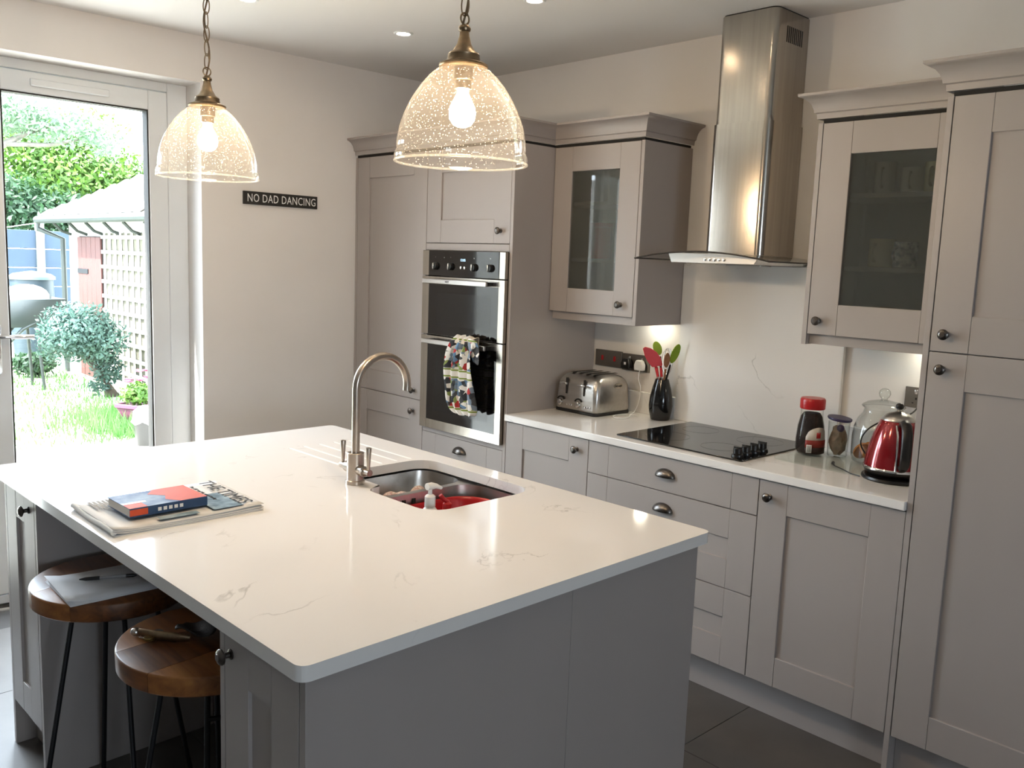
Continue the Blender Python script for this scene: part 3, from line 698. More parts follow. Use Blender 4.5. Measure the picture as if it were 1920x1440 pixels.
def oven_door(z0, z1, ht, hb):
    bm = B(); e = .0
    box(bm, -.02, -.0015, y0, -1.168, z0, z1); box(bm, -.02, -.0015, -.673, y1, z0, z1); box(bm, -.02, -.0015, -1.168, -.673, z1-.034, z1); box(bm, -.02, -.0015, -1.168, -.673, z0, z0+hb)
    d = obj('oven_door', bm, M_STEEL, O, bevel=.001)
    obj('door_glass', bx(-.0205, -.004, -1.1675, -.6735, z0+hb+.0005, z1-.0345), M_BLKGLASS, d, 'black glass panel')
    zi0, zi1 = z0+hb+.045, z1-.034-.04
    bm = B(); box(bm, -.0209, -.0206, -1.12, -.735, zi0, zi1); obj('viewing_window', bm, mat('oven_window', '#1b1b1c', .08, vary=.2, spec=.5), d)
    h = obj('door_handle', bx(-.062, -.050, -1.13, -.672, ht-.0115, ht+.0115), M_STEELH, d, 'flat steel bar handle', bevel=.003)
    for q in (-1.115, -.69): obj('handle_post', bx(-.05, -.0206, q-.011, q+.011, ht-.009, ht+.009), M_BLACK, h, bevel=.002)
    return h
hh = oven_door(1.2135, 1.4915, 1.470, .002)
text_mesh('maker_name', 'NEFF', .013, M_BLACK, hh, MT(-.0625-OL.x, -.845-OL.y, 1.470-OL.z))
oven_door(.7545, 1.2085, 1.184, .045)
# tea towel over the lower oven handle
def towel_mat():
    m = bpy.data.materials.new('printed_tea_towel'); m.use_nodes = True; nt = m.node_tree; N = nt.nodes; L = nt.links; b = N['Principled BSDF']; b.inputs['Roughness'].default_value = .9
    tc = N.new('ShaderNodeTexCoord'); v = N.new('ShaderNodeTexVoronoi'); v.inputs['Scale'].default_value = 48; v.inputs['Randomness'].default_value = 1; L.new(tc.outputs['Object'], v.inputs['Vector'])
    sp = N.new('ShaderNodeSeparateXYZ'); L.new(tc.outputs['Object'], sp.inputs[0])
    cr = N.new('ShaderNodeValToRGB'); cr.color_ramp.interpolation = 'CONSTANT'
    els = [(0, '#e9e6e0'), (.16, '#33363c'), (.34, '#7d8c9c'), (.45, '#a92f2e'), (.54, '#4a4d50'), (.68, '#8b9a5a'), (.78, '#e6e2da'), (.9, '#5f7f9e')]
    for i, (p, c) in enumerate(els):
        e = cr.color_ramp.elements[i] if i < 2 else cr.color_ramp.elements.new(p)
        e.position = p; e.color = (*srgb(c), 1)
    sc = N.new('ShaderNodeSeparateColor'); L.new(v.outputs['Color'], sc.inputs[0]); L.new(sc.outputs[0], cr.inputs[0])
    # printed bands: white / green stripes separate picture blocks
    w = N.new('ShaderNodeMath'); w.operation = 'PINGPONG'; w.inputs[1].default_value = .088; L.new(sp.outputs['Z'], w.inputs[0])
    r1 = N.new('ShaderNodeMapRange'); r1.inputs['From Min'].default_value = .020; r1.inputs['From Max'].default_value = .024; L.new(w.outputs[0], r1.inputs['Value'])
    mx = N.new('ShaderNodeMix'); mx.data_type = 'RGBA'; mx.inputs['A'].default_value = (*srgb('#ebe8e3'), 1); L.new(r1.outputs[0], mx.inputs['Factor']); L.new(cr.outputs[0], mx.inputs['B'])
    r2 = N.new('ShaderNodeMapRange'); r2.inputs['From Min'].default_value = .012; r2.inputs['From Max'].default_value = .0135; r2.inputs['To Min'].default_value = 0; L.new(w.outputs[0], r2.inputs['Value'])
    r3 = N.new('ShaderNodeMapRange'); r3.inputs['From Min'].default_value = .019; r3.inputs['From Max'].default_value = .0205; r3.inputs['To Min'].default_value = 1; r3.inputs['To Max'].default_value = 0; L.new(w.outputs[0], r3.inputs['Value'])
    mu = N.new('ShaderNodeMath'); mu.operation = 'MULTIPLY'; L.new(r2.outputs[0], mu.inputs[0]); L.new(r3.outputs[0], mu.inputs[1])
    m2 = N.new('ShaderNodeMix'); m2.data_type = 'RGBA'; m2.inputs['B'].default_value = (*srgb('#7c8f3a'), 1); L.new(mu.outputs[0], m2.inputs['Factor']); L.new(mx.outputs['Result'], m2.inputs['A']); L.new(m2.outputs['Result'], b.inputs['Base Color'])
    return m
T = thing('tea_towel', 'crumpled printed tea towel tied around the lower oven handle', 'towel', (-.07, -1.0, .88))
rows = [(1.232, -.955, -1.035), (1.212, -.935, -1.075), (1.195, -.928, -1.095), (1.16, -.908, -1.078), (1.12, -.896, -1.076), (1.07, -.889, -1.081), (1.03, -.893, -1.086), (1.0, -.898, -1.090), (.96, -.903, -1.096), (.923, -.911, -1.101), (.90, -.932, -1.104), (.884, -.953, -1.106), (.872, -.985, -1.10)]
bm = B(); g = []; nn = 18
for i, (z, a, b_) in enumerate(rows):
    g.append([bm.verts.new((-.083 - .014*math.sin(j*1.15 + i*.25) - .007*math.sin(j*2.7 + i*.7) + .02*max(0, 1-i/2.5), a + (b_-a)*j/nn, z + .006*math.sin(j*.9+i))) for j in range(nn+1)])
for i in range(len(rows)-1):
    for j in range(nn): bm.faces.new((g[i][j], g[i+1][j], g[i+1][j+1], g[i][j+1]))
M_TOWEL = towel_mat()
tw = obj('cloth', bm, M_TOWEL, T, solid=.004, sub=1, smooth=60)
bm = B(); g = []
for i in range(9):      # loop of cloth over the bar
    a = PI*i/8; g.append([bm.verts.new((-.056 - .028*math.cos(a), -.945 - .014*j + .01*math.sin(i), 1.192 + .040*math.sin(a) + .006*math.sin(j*1.7+i))) for j in range(10)])
for i in range(8):
    for j in range(9): bm.faces.new((g[i][j], g[i+1][j], g[i+1][j+1], g[i][j+1]))
obj('knot', bm, mat('linen_cloth', '#cfc2ae', .9, vary=.1, scale=30), T, solid=.005, sub=1, smooth=60)
bm = B(); g = []
for i in range(6): g.append([bm.verts.new((-.085 - .008*math.sin(i+j), -1.045 - .02*j - .006*i, 1.225 - .022*i + .008*math.sin(j*2))) for j in range(4)])
for i in range(5):
    for j in range(3): bm.faces.new((g[i][j], g[i+1][j], g[i+1][j+1], g[i][j+1]))
obj('cloth_tail', bm, M_TOWEL, T, solid=.004, sub=1, smooth=60)
# ------------------------------------------------------------------ hob
Hb = thing('hob', 'black glass four-zone hob set on the worktop', 'hob', (.296, -2.116, .9))
bm = B(); prism(bm, rrect(.04, .55, -2.406, -1.828, .008), .9005, .906); obj('glass_top', bm, M_BLKGLASS, Hb, bevel=.001)
for zx, zy, zr in ((.19, -1.97, .09), (.42, -1.97, .075), (.19, -2.22, .075), (.42, -2.25, .09)):
    bm = B(); lathe(bm, [(zr-.001, .9061), (zr+.001, .9061), (zr+.001, .9063), (zr-.001, .9063), (zr-.001, .9061)], 48, (zx, zy, 0)); obj('zone_ring', bm, mat('zone_print', '#141416', .12, vary=.1), Hb)
for kx in (.095, .15, .205, .26):
    bm = B(); lathe(bm, [(0, .9062), (.023, .9062), (.022, .913), (.017, .916), (.0165, .935), (.015, .937), (0, .937)], 22, (kx, -2.355, 0)); kk = obj('knob', bm, M_BLACK, Hb)
    obj('knob_grip', bx(kx-.004, kx+.004, -2.372, -2.338, .937, .941), M_BLACK, kk, bevel=.001)
# ------------------------------------------------------------------ cooker hood
YH = -2.115
Hd = thing('cooker_hood', 'stainless steel chimney hood with curved glass canopy over the hob', 'hood', (.45, YH, 1.592))
def chim(x0, x1, y0_, y1_, z0, z1, r):
    bm = B(); prism(bm, rrect(x0, x1, y0_, y1_, [.002, r, r, .002], 8), z0, z1); return bm
c1 = obj('lower_chimney', chim(.332, XW-.001, YH-.129, YH+.129, 1.628, 2.132, .030), M_STEEL, Hd, smooth=40)
c2 = obj('upper_chimney', chim(.3375, XW-.001, YH-.1235, YH+.1235, 2.1325, ZC-.006, .028), M_STEEL, Hd, smooth=40)
obj('ceiling_gap', chim(.342, XW-.002, YH-.119, YH+.119, ZC-.0058, ZC-.0004, .026), M_DARKGAP, Hd)  # dark block standing in for the shaded gap at the ceiling
for i in range(9):
    x = .412 + .0135*i; obj('vent_slot', bx(x, x+.006, YH-.1243, YH-.1236, 2.424, 2.482), M_DARKGAP, c2)
bm = B(); prism(bm, [(YH+.195, 1.632), (YH+.178, 1.595), (YH-.19, 1.595), (YH-.21, 1.618), (YH-.13, 1.632)], .19, XW-.002, 'x'); bd = obj('motor_housing', bm, M_STEELH, Hd, bevel=.0015)
for i in range(5):
    bm = B(); lathe(bm, [(0, 0), (.0055, 0), (.0055, .003), (0, .004)], 12, (.1898, YH+.02-.021*i, 1.609), '-x'); obj('button', bm, M_CHROME, bd)
def canopy(x0, x1, s0, th, rowsx):
    bm = B(); g = []
    for i in range(25):
        t = -1 + i/12; y = YH + .299*t; z = 1.6365 - .030*abs(t)**2.0
        g.append([bm.verts.new((x, y, z)) for x in rowsx])
    for i in range(24):
        for j in range(len(rowsx)-1): bm.faces.new((g[i][j], g[i+1][j], g[i+1][j+1], g[i][j+1]))
    return bm
obj('glass_canopy', canopy(0, 0, 0, 0, (.115, .34, XW-.002)), thin_glass('hood_glass', (.80, .84, .82), .02, 0, 1.0), Hd, 'curved smoked glass canopy', smooth=60)
bm = B(); tube(bm, [(.113, YH + .299*(-1 + i/12), 1.6365 - .030*abs(-1 + i/12)**2) for i in range(25)], .0032, 8); 
obj('glass_edge', bm, mat('dark_glass_edge', '#2c2621', .2, vary=.1), Hd)
for s in (-1, 1):
    bm = B(); tube(bm, [(.113, YH+.299*s, 1.6065), (XW-.003, YH+.299*s, 1.6065)], .003, 8); obj('glass_edge', bm, MATS['dark_glass_edge'], Hd)
for s in (-.1, .1):
    bm = B(); lathe(bm, [(0, 1.5945), (.022, 1.5945), (.022, 1.5905), (0, 1.5905)], 20, (.42, YH+s, 0)); obj('hood_lamp', bm, mat('hood_lamp_cover', '#cfcfc8', .2, vary=.05), Hd)
# ------------------------------------------------------------------ toaster
TX0, TX1, TY0, TY1 = .282, .525, -1.507, -1.252
T = thing('toaster', 'brushed steel four-slot toaster on the worktop beside the oven', 'toaster', (.4, -1.38, .9))
bm = B(); rings = []
cxm, cym = (TX0+TX1)/2, (TY0+TY1)/2
for z, ix, iy, r in ((.912, .004, .004, .02), (.925, 0, 0, .022), (1.03, .006, .004, .026), (1.052, .014, .010, .03), (1.068, .030, .020, .034), (1.077, .052, .034, .036), (1.080, .075, .05, .03)):
    rings.append([bm.verts.new((a, b, z)) for a, b in rrect(TX0+ix, TX1-ix, TY0+iy, TY1-iy, r, 6)])
n = len(rings[0])
for A, C in zip(rings, rings[1:]):
    for i in range(n): bm.faces.new((A[i], A[(i+1) % n], C[(i+1) % n], C[i]))
bm.faces.new(rings[0][::-1]); bm.faces.new(rings[-1])
sh = obj('shell', bm, M_STEELH, T, smooth=60)
bm = B(); prism(bm, rrect(TX0-.002, TX1+.002, TY0-.002, TY1+.002, .024), .9005, .914); obj('base', bm, M_BLACK, T, bevel=.003)
for k in range(4):
    yy = TY1 - .062 - .043*k; obj('slot', bx(cxm-.075, cxm+.085, yy-.009, yy+.009, 1.0802, 1.0812), M_DARKGAP, sh)
for k, yy in enumerate((TY1-.07, TY1-.178)):
    obj('lever_track', bx(TX0-.0015, TX0+.012, yy-.002, yy+.002, .985, 1.058), M_DARKGAP, sh)
    bm = B(); tube(bm, [(TX0-.001, yy, 1.035), (TX0-.018, yy, 1.035)], .004, 10); tube(bm, [(TX0-.018, yy-.02, 1.033), (TX0-.020, yy, 1.037), (TX0-.018, yy+.02, 1.033)], [.005, .0075, .005], 12); obj('lever', bm, M_CHROME, T)
    bm = B(); lathe(bm, [(0, 0), (.014, 0), (.013, .010), (.009, .013), (0, .013)], 20, (TX0, yy+.03, .942), '-x'); obj('browning_dial', bm, M_CHROME, T)
    bm = B(); tube(bm, [(TX0-.001, yy+.03+.021*math.cos(R(a)), .95+.018*math.sin(R(a))) for a in range(20, 161, 14)], .0035, 8); obj('dial_scale', bm, M_BLACK, T)
    for q in range(3):
        bm = B(); lathe(bm, [(0, 0), (.0048, 0), (.0045, .004), (0, .005)], 12, (TX0, yy-.012-.014*q, .936), '-x'); obj('button', bm, M_CHROME, T)
bm = B(); prism(bm, [(.43 + .030*math.cos(2*PI*i/24), 1.032 + .012*math.sin(2*PI*i/24)) for i in range(24)], TY0+.0025, TY0+.007, 'y'); bmesh.ops.translate(bm, verts=bm.verts, vec=(.0, -.004, 0)); lg = obj('badge', bm, M_STEEL, T)
text_mesh('badge_text', 'DeLonghi', .0125, M_BLACK, lg, Matrix(((1, 0, 0, .43-.4-.0265), (0, 0, -1, TY0-.0019+1.38), (0, 1, 0, 1.032-.9), (0, 0, 0, 1))))
# ------------------------------------------------------------------ wall sockets and plugs
M_PLATE = mat('black_nickel_plate', '#8b857e', .36, 1.0, vary=.1, scale=20)
def socket(label, ya, yb, z0, z1, red=True):
    t = thing('wall_socket', label, 'socket', (XW-.005, (ya+yb)/2, z0))
    pl = obj('face_plate', bx(XW-.009, XW-.0008, ya, yb, z0, z1), M_PLATE, t, bevel=.0015)
    for k in (0, 1):
        yy = yb - (yb-ya)*(.28 if k == 0 else .74)
        if red: obj('switch', bx(XW-.014, XW-.0092, yy-.006, yy+.006, z0+.028, z0+.052), M_RED, pl, 'red rocker switch', bevel=.002)
        else: obj('switch', bx(XW-.014, XW-.0092, yy-.006, yy+.006, z0+.048, z0+.066), M_CHROME, pl, bevel=.002)
        if not red:
            for (a, b_, c_, d_) in ((-.003, .003, .028, .036), (-.014, -.008, .014, .018), (.008, .014, .014, .018)): obj('pin_slot', bx(XW-.0094, XW-.0091, yy+a, yy+b_, z0+c_, z0+d_), M_DARKGAP, pl)
    return t
socket('dark metal double switch plate with red rockers above the toaster', -1.408, -1.244, 1.094, 1.172)
socket('dark metal double socket holding a black and a white plug', -1.572, -1.412, 1.090, 1.168, False)
socket('dark metal double socket on the wall behind the kettle', -2.885, -2.738, 1.105, 1.178, False)
def plug(label, yy, zz, m_):
    t = thing('mains_plug', label, 'plug', (XW-.03, yy, zz-.025)); bm = B()
    prism(bm, [(yy-.025, zz-.022), (yy+.025, zz-.022), (yy+.027, zz+.004), (yy+.016, zz+.026), (yy-.016, zz+.026), (yy-.027, zz+.004)], XW-.038, XW-.0145, 'x'); obj('plug_body', bm, m_, t, bevel=.005)
    return t
p = plug('black mains plug in the socket above the toaster', -1.452, 1.120, M_BLACK)
bm = B(); box(bm, XW-.0386, XW-.0381, -1.458, -1.446, 1.118, 1.13); obj('fuse_label', bm, M_WHITEPL, p)
plug('white mains plug with white lead beside the utensil pot', -1.530, 1.120, M_WHITEPL)
bm = B(); tube(bm, smooth_path([(.548, -1.530, 1.097), (.540, -1.532, 1.06), (.543, -1.545, 1.02), (.535, -1.548, .97), (.53, -1.54, .93), (.52, -1.53, .9035), (.46, -1.56, .9035), (.40, -1.60, .9035), (.355, -1.60, .9035), (.34, -1.57, .9035), (.37, -1.535, .9035), (.43, -1.535, .9035), (.47, -1.57, .9035), (.465, -1.60, .9035)]), .0025, 8)
tag(obj('white_lead', bm, M_WHITEPL, smooth=60), 'thin white lead curling on the worktop from the white plug', 'cable')
# ------------------------------------------------------------------ utensil pot
CX, CY = .496, -1.700
bm = B(); lathe(bm, [(0, .9005), (.040, .9005), (.043, .904), (.050, .935), (.053, .965), (.050, 1.0), (.042, 1.04), (.033, 1.07), (.030, 1.082), (.0275, 1.082), (.0305, 1.068), (.038, 1.04), (.045, 1.0), (.047, .965), (.038, .915), (0, .908)], 32, (CX, CY, 0))
tag(obj('utensil_pot', bm, mat('glossy_black_ceramic', '#141414', .12, vary=.1)), 'glossy black ceramic pot full of cooking utensils', 'pot')
def leaf(bm, c, u, v, w_, h, th, k=1.0):
    """rounded blade: centre c, width dir u, length dir v"""
    c, u, v = Vector(c), Vector(u).normalized(), Vector(v).normalized(); nrm = u.cross(v)
    pts = [c + u*(w_*math.cos(t)) + v*(h*math.sin(t)) for t in [2*PI*i/20 for i in range(20)]]
    A = [bm.verts.new(p + nrm*th) for p in pts]; C = [bm.verts.new(p - nrm*th) for p in pts]
    bm.faces.new(A); bm.faces.new(C[::-1])
    for i in range(20): bm.faces.new((A[i], A[(i+1) % 20], C[(i+1) % 20], C[i]))
M_GREEN = mat('lime_silicone', '#7d9a1c', .45, vary=.1)
M_REDS = mat('red_silicone', '#d2343a', .4, vary=.06)
M_WSPOON = wood('spoon_wood', '#7b5236', '#8f6747', 3, .6)
iu = Vector((.727, -.686, 0)); ups = Vector((0, 0, 1))
def utensil(name, label, foot, neck, head, hw, hh_, m_, hm=None, lean=None):
    t = thing(name, label, 'utensil', (CX, CY, .91)); bm = B(); tube(bm, [foot, neck], .0045, 8); obj('handle', bm, hm or m_, t)
    bm = B(); d = (Vector(head)-Vector(neck)); d = d.normalized() if d.length > 1e-4 else ups
    uu = lean or iu; uu = (Vector(uu) - d*Vector(uu).dot(d)).normalized(); leaf(bm, head, uu, d, hw, hh_, .003); obj('head', bm, m_, t, bevel=.0015)
    return t
utensil('spatula', 'lime green silicone spoon standing at the back of the pot', (CX+.005, CY-.012, .915), (CX+.016, CY+.03, 1.18), (.508, -1.655, 1.215), .019, .032, M_GREEN, M_BLACK)
utensil('spatula', 'lime green silicone spatula leaning right in the pot', (CX, CY+.022, .915), (.505, -1.733, 1.15), (.512, -1.750, 1.20), .017, .046, M_GREEN, M_BLACK)
utensil('wooden_spoon', 'dark wooden spoon in the utensil pot', (CX-.005, CY+.01, .915), (.488, -1.722, 1.13), (.486, -1.727, 1.17), .013, .034, M_WSPOON)
t = thing('red_turner', 'broad red silicone turner leaning left in the pot', 'utensil', (CX, CY, .91))
bm = B(); tube(bm, [(CX+.005, CY-.012, .915), (.484, -1.687, 1.09), (.472, -1.68, 1.135)], [.005, .006, .007], 10); obj('handle', bm, M_REDS, t)
bm = B(); q = [(-.055, .080), (-.045, .088), (-.02, .083), (.008, .066), (.026, .042), (.036, .014), (.033, .002), (.018, .006), (.008, .0), (-.01, .0), (-.03, .022), (-.045, .048)]
c0 = Vector((.470, -1.672, 1.135)); A = [bm.verts.new(c0 + iu*a + ups*b_ + Vector((-.003, -.003, 0))) for a, b_ in q]; C = [bm.verts.new(c0 + iu*a + ups*b_ + Vector((.003, .003, 0))) for a, b_ in q]
bm.faces.new(A); bm.faces.new(C[::-1])
for i in range(len(q)): bm.faces.new((A[i], A[(i+1) % len(q)], C[(i+1) % len(q)], C[i]))
obj('head', bm, M_REDS, t, bevel=.002)
t = thing('kitchen_tongs', 'steel tongs with red grips at the front of the pot', 'utensil', (CX, CY, .91))
for s in (-1, 1):
    bm = B(); tube(bm, [Vector((CX+.012, CY-.012, .915)), Vector((.479, -1.700, 1.09)) + iu*s*.008, Vector((.470, -1.698, 1.135)) + iu*s*.010], .004, 8); obj('arm', bm, M_STEELH, t)
    bm = B(); tube(bm, [Vector((.478, -1.7, 1.095)) + iu*s*.0082, Vector((.4695, -1.698, 1.135)) + iu*s*.009], .0058, 8); obj('grip', bm, M_REDS, t)
t = thing('balloon_whisk', 'thin steel wire whisk at the back of the pot', 'utensil', (CX, CY, .91))
bm = B(); tube(bm, [(CX+.012, CY, .915), (.515, -1.708, 1.10)], .005, 8); obj('handle', bm, M_STEELH, t)
for k in range(4):
    a = PI*k/4; dv = Vector((math.cos(a), math.sin(a), 0)); bm = B()
    tube(bm, [Vector((.515, -1.708, 1.10)) + dv*(.024*math.sin(q)) + Vector((0, 0, .06*(1-math.cos(q)))) for q in [2*PI*j/24 for j in range(25)]], .0009, 5); obj('wire', bm, M_CHROME, t)
# ------------------------------------------------------------------ things on the right of the worktop
M_CLEAR = thin_glass('clear_jar_glass', (.95, .97, .96), .03, .02, 1.6, 0, edge=.75)
bm = B(); prism(bm, rrect(.185, .47, -2.765, -2.425, .06, 8), .9005, .9055)
tag(obj('glass_board', bm, thin_glass('board_glass', (.95, .97, .96), .05, .01, .5), bevel=.002), 'clear glass worktop saver board under the jars', 'board')
ZB = .9058
# coffee jar
jx, jy = .385, -2.478
T = thing('coffee_jar', 'glass jar of instant coffee with a red lid', 'jar', (jx, jy, ZB))
M_COFFEE = mat('coffee_granules', '#1f0f0a', .85, vary=.4, scale=120, bump=.8, bscale=300)
bm = B(); lathe(bm, [(0, ZB), (.046, ZB), (.051, ZB+.008), (.052, .96), (.048, 1.01), (.0425, 1.035), (.0405, 1.05), (.0405, 1.072), (.038, 1.073)], 28, (jx, jy, 0)); obj('glass', bm, thin_glass('coffee_jar_glass', (.97, .98, .97), .03, 0, .9, edge=.3), T, smooth=50)
bm = B(); lathe(bm, [(0, ZB+.004), (.044, ZB+.004), (.0490, ZB+.011), (.0500, .96), (.046, 1.008), (.0405, 1.034), (.038, 1.045), (.03, 1.058), (0, 1.052)], 28, (jx, jy, 0)); obj('coffee', bm, M_COFFEE, T)
bm = B(); lathe(bm, [(0, 1.0735), (.044, 1.0735), (.0455, 1.077), (.0455, 1.108), (.042, 1.114), (0, 1.115)], 28, (jx, jy, 0)); obj('lid', bm, M_RED, T, 'red screw lid')
def label_patch(t, cx, cy, r, a0, a1, z0, z1, m_, nm, top=None, n=12, taper=0):
    bm = B(); lo, hi = [], []
    for i in range(n+1):
        a = R(a0 + (a1-a0)*i/n); zz = z1 if top is None else z0 + (z1-z0)*(.45 + .55*math.sin(PI*i/n)**.5)
        rr = r - taper*(zz-z0); lo.append(bm.verts.new((cx + r*math.cos(a), cy + r*math.sin(a), z0))); hi.append(bm.verts.new((cx + rr*math.cos(a), cy + rr*math.sin(a), zz)))
    for i in range(n): bm.faces.new((lo[i], lo[i+1], hi[i+1], hi[i]))
    return obj(nm, bm, m_, t, solid=.0004, soff=1)
M_LABEL = mat('cream_label', '#c9c2b8', .5, vary=.1)
lb = label_patch(T, jx, jy, .0530, 190, 300, .945, 1.01, M_LABEL, 'label', True, taper=.06)
label_patch(T, jx, jy, .0536, 190, 300, .935, .962, mat('label_red', '#8e2a22', .5, vary=.1), 'label_band')
label_patch(T, jx, jy, .0536, 190, 300, .911, .9345, mat('label_brown', '#2b1510', .5, vary=.1), 'label_foot')
label_patch(T, jx, jy, .0540, 196, 216, .915, .945, M_WHITEPL, 'barcode_panel')
for i in range(7): label_patch(T, jx, jy, .0545, 198+2.4*i, 198+2.4*i+(1.3 if i % 2 else .7), .918, .942, M_BLACK, 'barcode_bar', n=2)
label_patch(T, jx, jy, .0536, 232, 250, .97, .992, M_RED, 'label_cup')
# tub with purple lid
jx, jy = .425, -2.568
T = thing('storage_tub', 'small clear tub with a purple lid and brown contents', 'tub', (jx, jy, ZB))
bm = B(); lathe(bm, [(0, ZB), (.033, ZB), (.036, ZB+.006), (.039, 1.035), (.037, 1.035)], 24, (jx, jy, 0)); obj('tub_body', bm, M_CLEAR, T, smooth=50)
bm = B(); sphere(bm, (jx, jy, .965), .031, 14, 10, (1, 1, 1.8))
for v in bm.verts: v.co += Vector((random.uniform(-1, 1), random.uniform(-1, 1), random.uniform(-1, 1)))*.004
obj('tea_bags', bm, mat('tea_bag_paper', '#8d7c6a', .9, vary=.4, scale=40), T, smooth=0)
bm = B(); sphere(bm, (jx-.012, jy-.012, 1.012), .014, 12, 8); obj('scoop', bm, mat('purple_plastic', '#2d2250', .4, vary=.1), T)
bm = B(); lathe(bm, [(0, 1.0365), (.041, 1.0365), (.044, 1.041), (.043, 1.046), (0, 1.047)], 28, (jx, jy, 0))
bmesh.ops.rotate(bm, verts=bm.verts, cent=(jx, jy, 1.04), matrix=Matrix.Rotation(.12, 3, 'X')); bmesh.ops.translate(bm, verts=bm.verts, vec=(0, 0, .004)); obj('lid', bm, MATS['purple_plastic'], T, 'purple lid set askew')
# biscuit jar
jx, jy = .442, -2.718
T = thing('biscuit_jar', 'large ribbed glass biscuit jar with domed knob lid', 'jar', (jx, jy, .9))
bm = B(); lathe(bm, [(0, .9062), (.085, .9062), (.093, .912), (.097, .93), (.098, 1.0), (.094, 1.035), (.082, 1.065), (.068, 1.085), (.064, 1.1), (.066, 1.106)], 40, (jx, jy, 0))
for v in bm.verts:
    if v.co.z > .92 and v.co.z < 1.07: a = math.atan2(v.co.y-jy, v.co.x-jx); k = 1 + .012*math.cos(20*a); v.co.x = jx+(v.co.x-jx)*k; v.co.y = jy+(v.co.y-jy)*k
obj('glass_body', bm, M_CLEAR, T, smooth=50)
bm = B(); lathe(bm, [(.064, 1.107), (.072, 1.108), (.074, 1.112), (.070, 1.117), (.055, 1.126), (.03, 1.132), (.012, 1.135), (.010, 1.139), (.017, 1.146), (.0205, 1.157), (.018, 1.168), (.010, 1.175), (0, 1.177)], 32, (jx, jy, 0)); obj('glass_lid', bm, M_CLEAR, T, smooth=50)
for k in range(5):
    bm = B(); lathe(bm, [(0, 0), (.032, 0), (.033, .004), (.032, .008), (0, .009)], 20)
    bmesh.ops.rotate(bm, verts=bm.verts, matrix=Matrix.Rotation(random.uniform(.9, 1.4), 3, 'Y') @ Matrix.Rotation(random.uniform(-.4, .4), 3, 'X')); bmesh.ops.rotate(bm, verts=bm.verts, matrix=Matrix.Rotation(1.3*k, 3, 'Z'))
    bmesh.ops.translate(bm, verts=bm.verts, vec=(jx-.03+.022*math.cos(2.2*k), jy+.02+.028*math.sin(2.2*k), .945)); obj('biscuit', bm, mat('biscuit', '#b9752c', .8, vary=.35, scale=60), T)
# kettle on its base
kx, ky = .255, -2.852
T = thing('kettle', 'glossy red cone kettle with black handle on a black base', 'kettle', (kx, ky, .9))
bm = B(); lathe(bm, [(0, .9005), (.098, .9005), (.101, .905), (.099, .912), (.085, .916), (0, .917)], 36, (kx, ky, 0)); obj('power_base', bm, M_BLACK, T)
M_KRED = mat('red_enamel', '#8c0f1a', .12, .35, vary=.06, coat=.6)
bm = B(); lathe(bm, [(0, .918), (.080, .918), (.092, .926), (.096, .936), (.0955, .9365)], 36, (kx, ky, 0)); obj('foot', bm, M_BLACK, T)
bm = B(); lathe(bm, [(.0955, .9365), (.0985, .938), (.0985, .944), (.096, .9465)], 36, (kx, ky, 0)); obj('chrome_ring', bm, M_CHROME, T, 'chrome base ring', smooth=60)
bm = B(); lathe(bm, [(.096, .9465), (.093, .97), (.085, 1.01), (.074, 1.05), (.062, 1.083), (.055, 1.099), (.054, 1.1)], 36, (kx, ky, 0)); obj('body', bm, M_KRED, T, smooth=60)
bm = B(); lathe(bm, [(.0545, 1.1), (.0545, 1.104), (.046, 1.114), (.032, 1.123), (.014, 1.128), (.009, 1.13), (.0065, 1.136)], 32, (kx, ky, 0)); ld = obj('lid', bm, M_STEELH, T, 'brushed steel lid', smooth=60)
bm = B(); sphere(bm, (kx, ky, 1.146), .0125, 16, 10, (1.05, 1.05, .95)); obj('lid_knob', bm, M_BLACK, ld)
hd = Vector((-.80, -.60, 0)); hp = Vector((.60, -.80, 0)); c0 = Vector((kx, ky, 0))
bm = B(); pts = [c0 + hd*a + Vector((0, 0, z)) for a, z in ((.062, 1.094), (.085, 1.103), (.105, 1.097), (.119, 1.075), (.125, 1.04), (.124, 1.0), (.118, .97), (.104, .957), (.092, .962))]
tube(bm, pts, [.011, .012, .013, .0135, .0135, .013, .0125, .011, .010], 14, sx=1.3); hn = obj('handle', bm, M_BLACK, T, smooth=60)
bm = B(); tube(bm, [c0 + hd*a + hp*(-.019) + Vector((0, 0, z)) for a, z in ((.06, 1.09), (.085, 1.06), (.092, 1.01), (.095, .96), (.096, .945))], .0035, 8); obj('handle_trim', bm, M_CHROME, hn)
bm = B(); p0 = c0 - hd*.078 + Vector((0, 0, 1.045)); tube(bm, [c0 - hd*.06 + Vector((0, 0, 1.05)), c0 - hd*.088 + Vector((0, 0, 1.075)), c0 - hd*.096 + Vector((0, 0, 1.088))], [.020, .012, .008], 12); obj('spout', bm, M_CHROME, T)
bm = B(); tube(bm, smooth_path([(.30, -2.758, .9075), (.325, -2.74, .93), (.325, -2.70, .985), (.325, -2.72, 1.04), (.36, -2.77, 1.08), (.42, -2.82, 1.10), (.50, -2.815, 1.12), (.555, -2.80, 1.13)]), .0028, 8)
tag(obj('kettle_lead', bm, M_BLACK, smooth=60), 'black kettle lead looping past the biscuit jar to the socket', 'cable')
bm = B(); pts = [(.285, -2.625, .9085), (.268, -2.63, .9085), (.24, -2.655, .9085), (.213, -2.695, .9085), (.195, -2.735, .9035), (.185, -2.77, .9035)]
tube(bm, pts, [.006, .0045, .002, .002, .002, .002], 8); tag(obj('charging_lead', bm, M_BLACK, smooth=60), 'short dark lead with a plug end lying in front of the tub', 'cable')
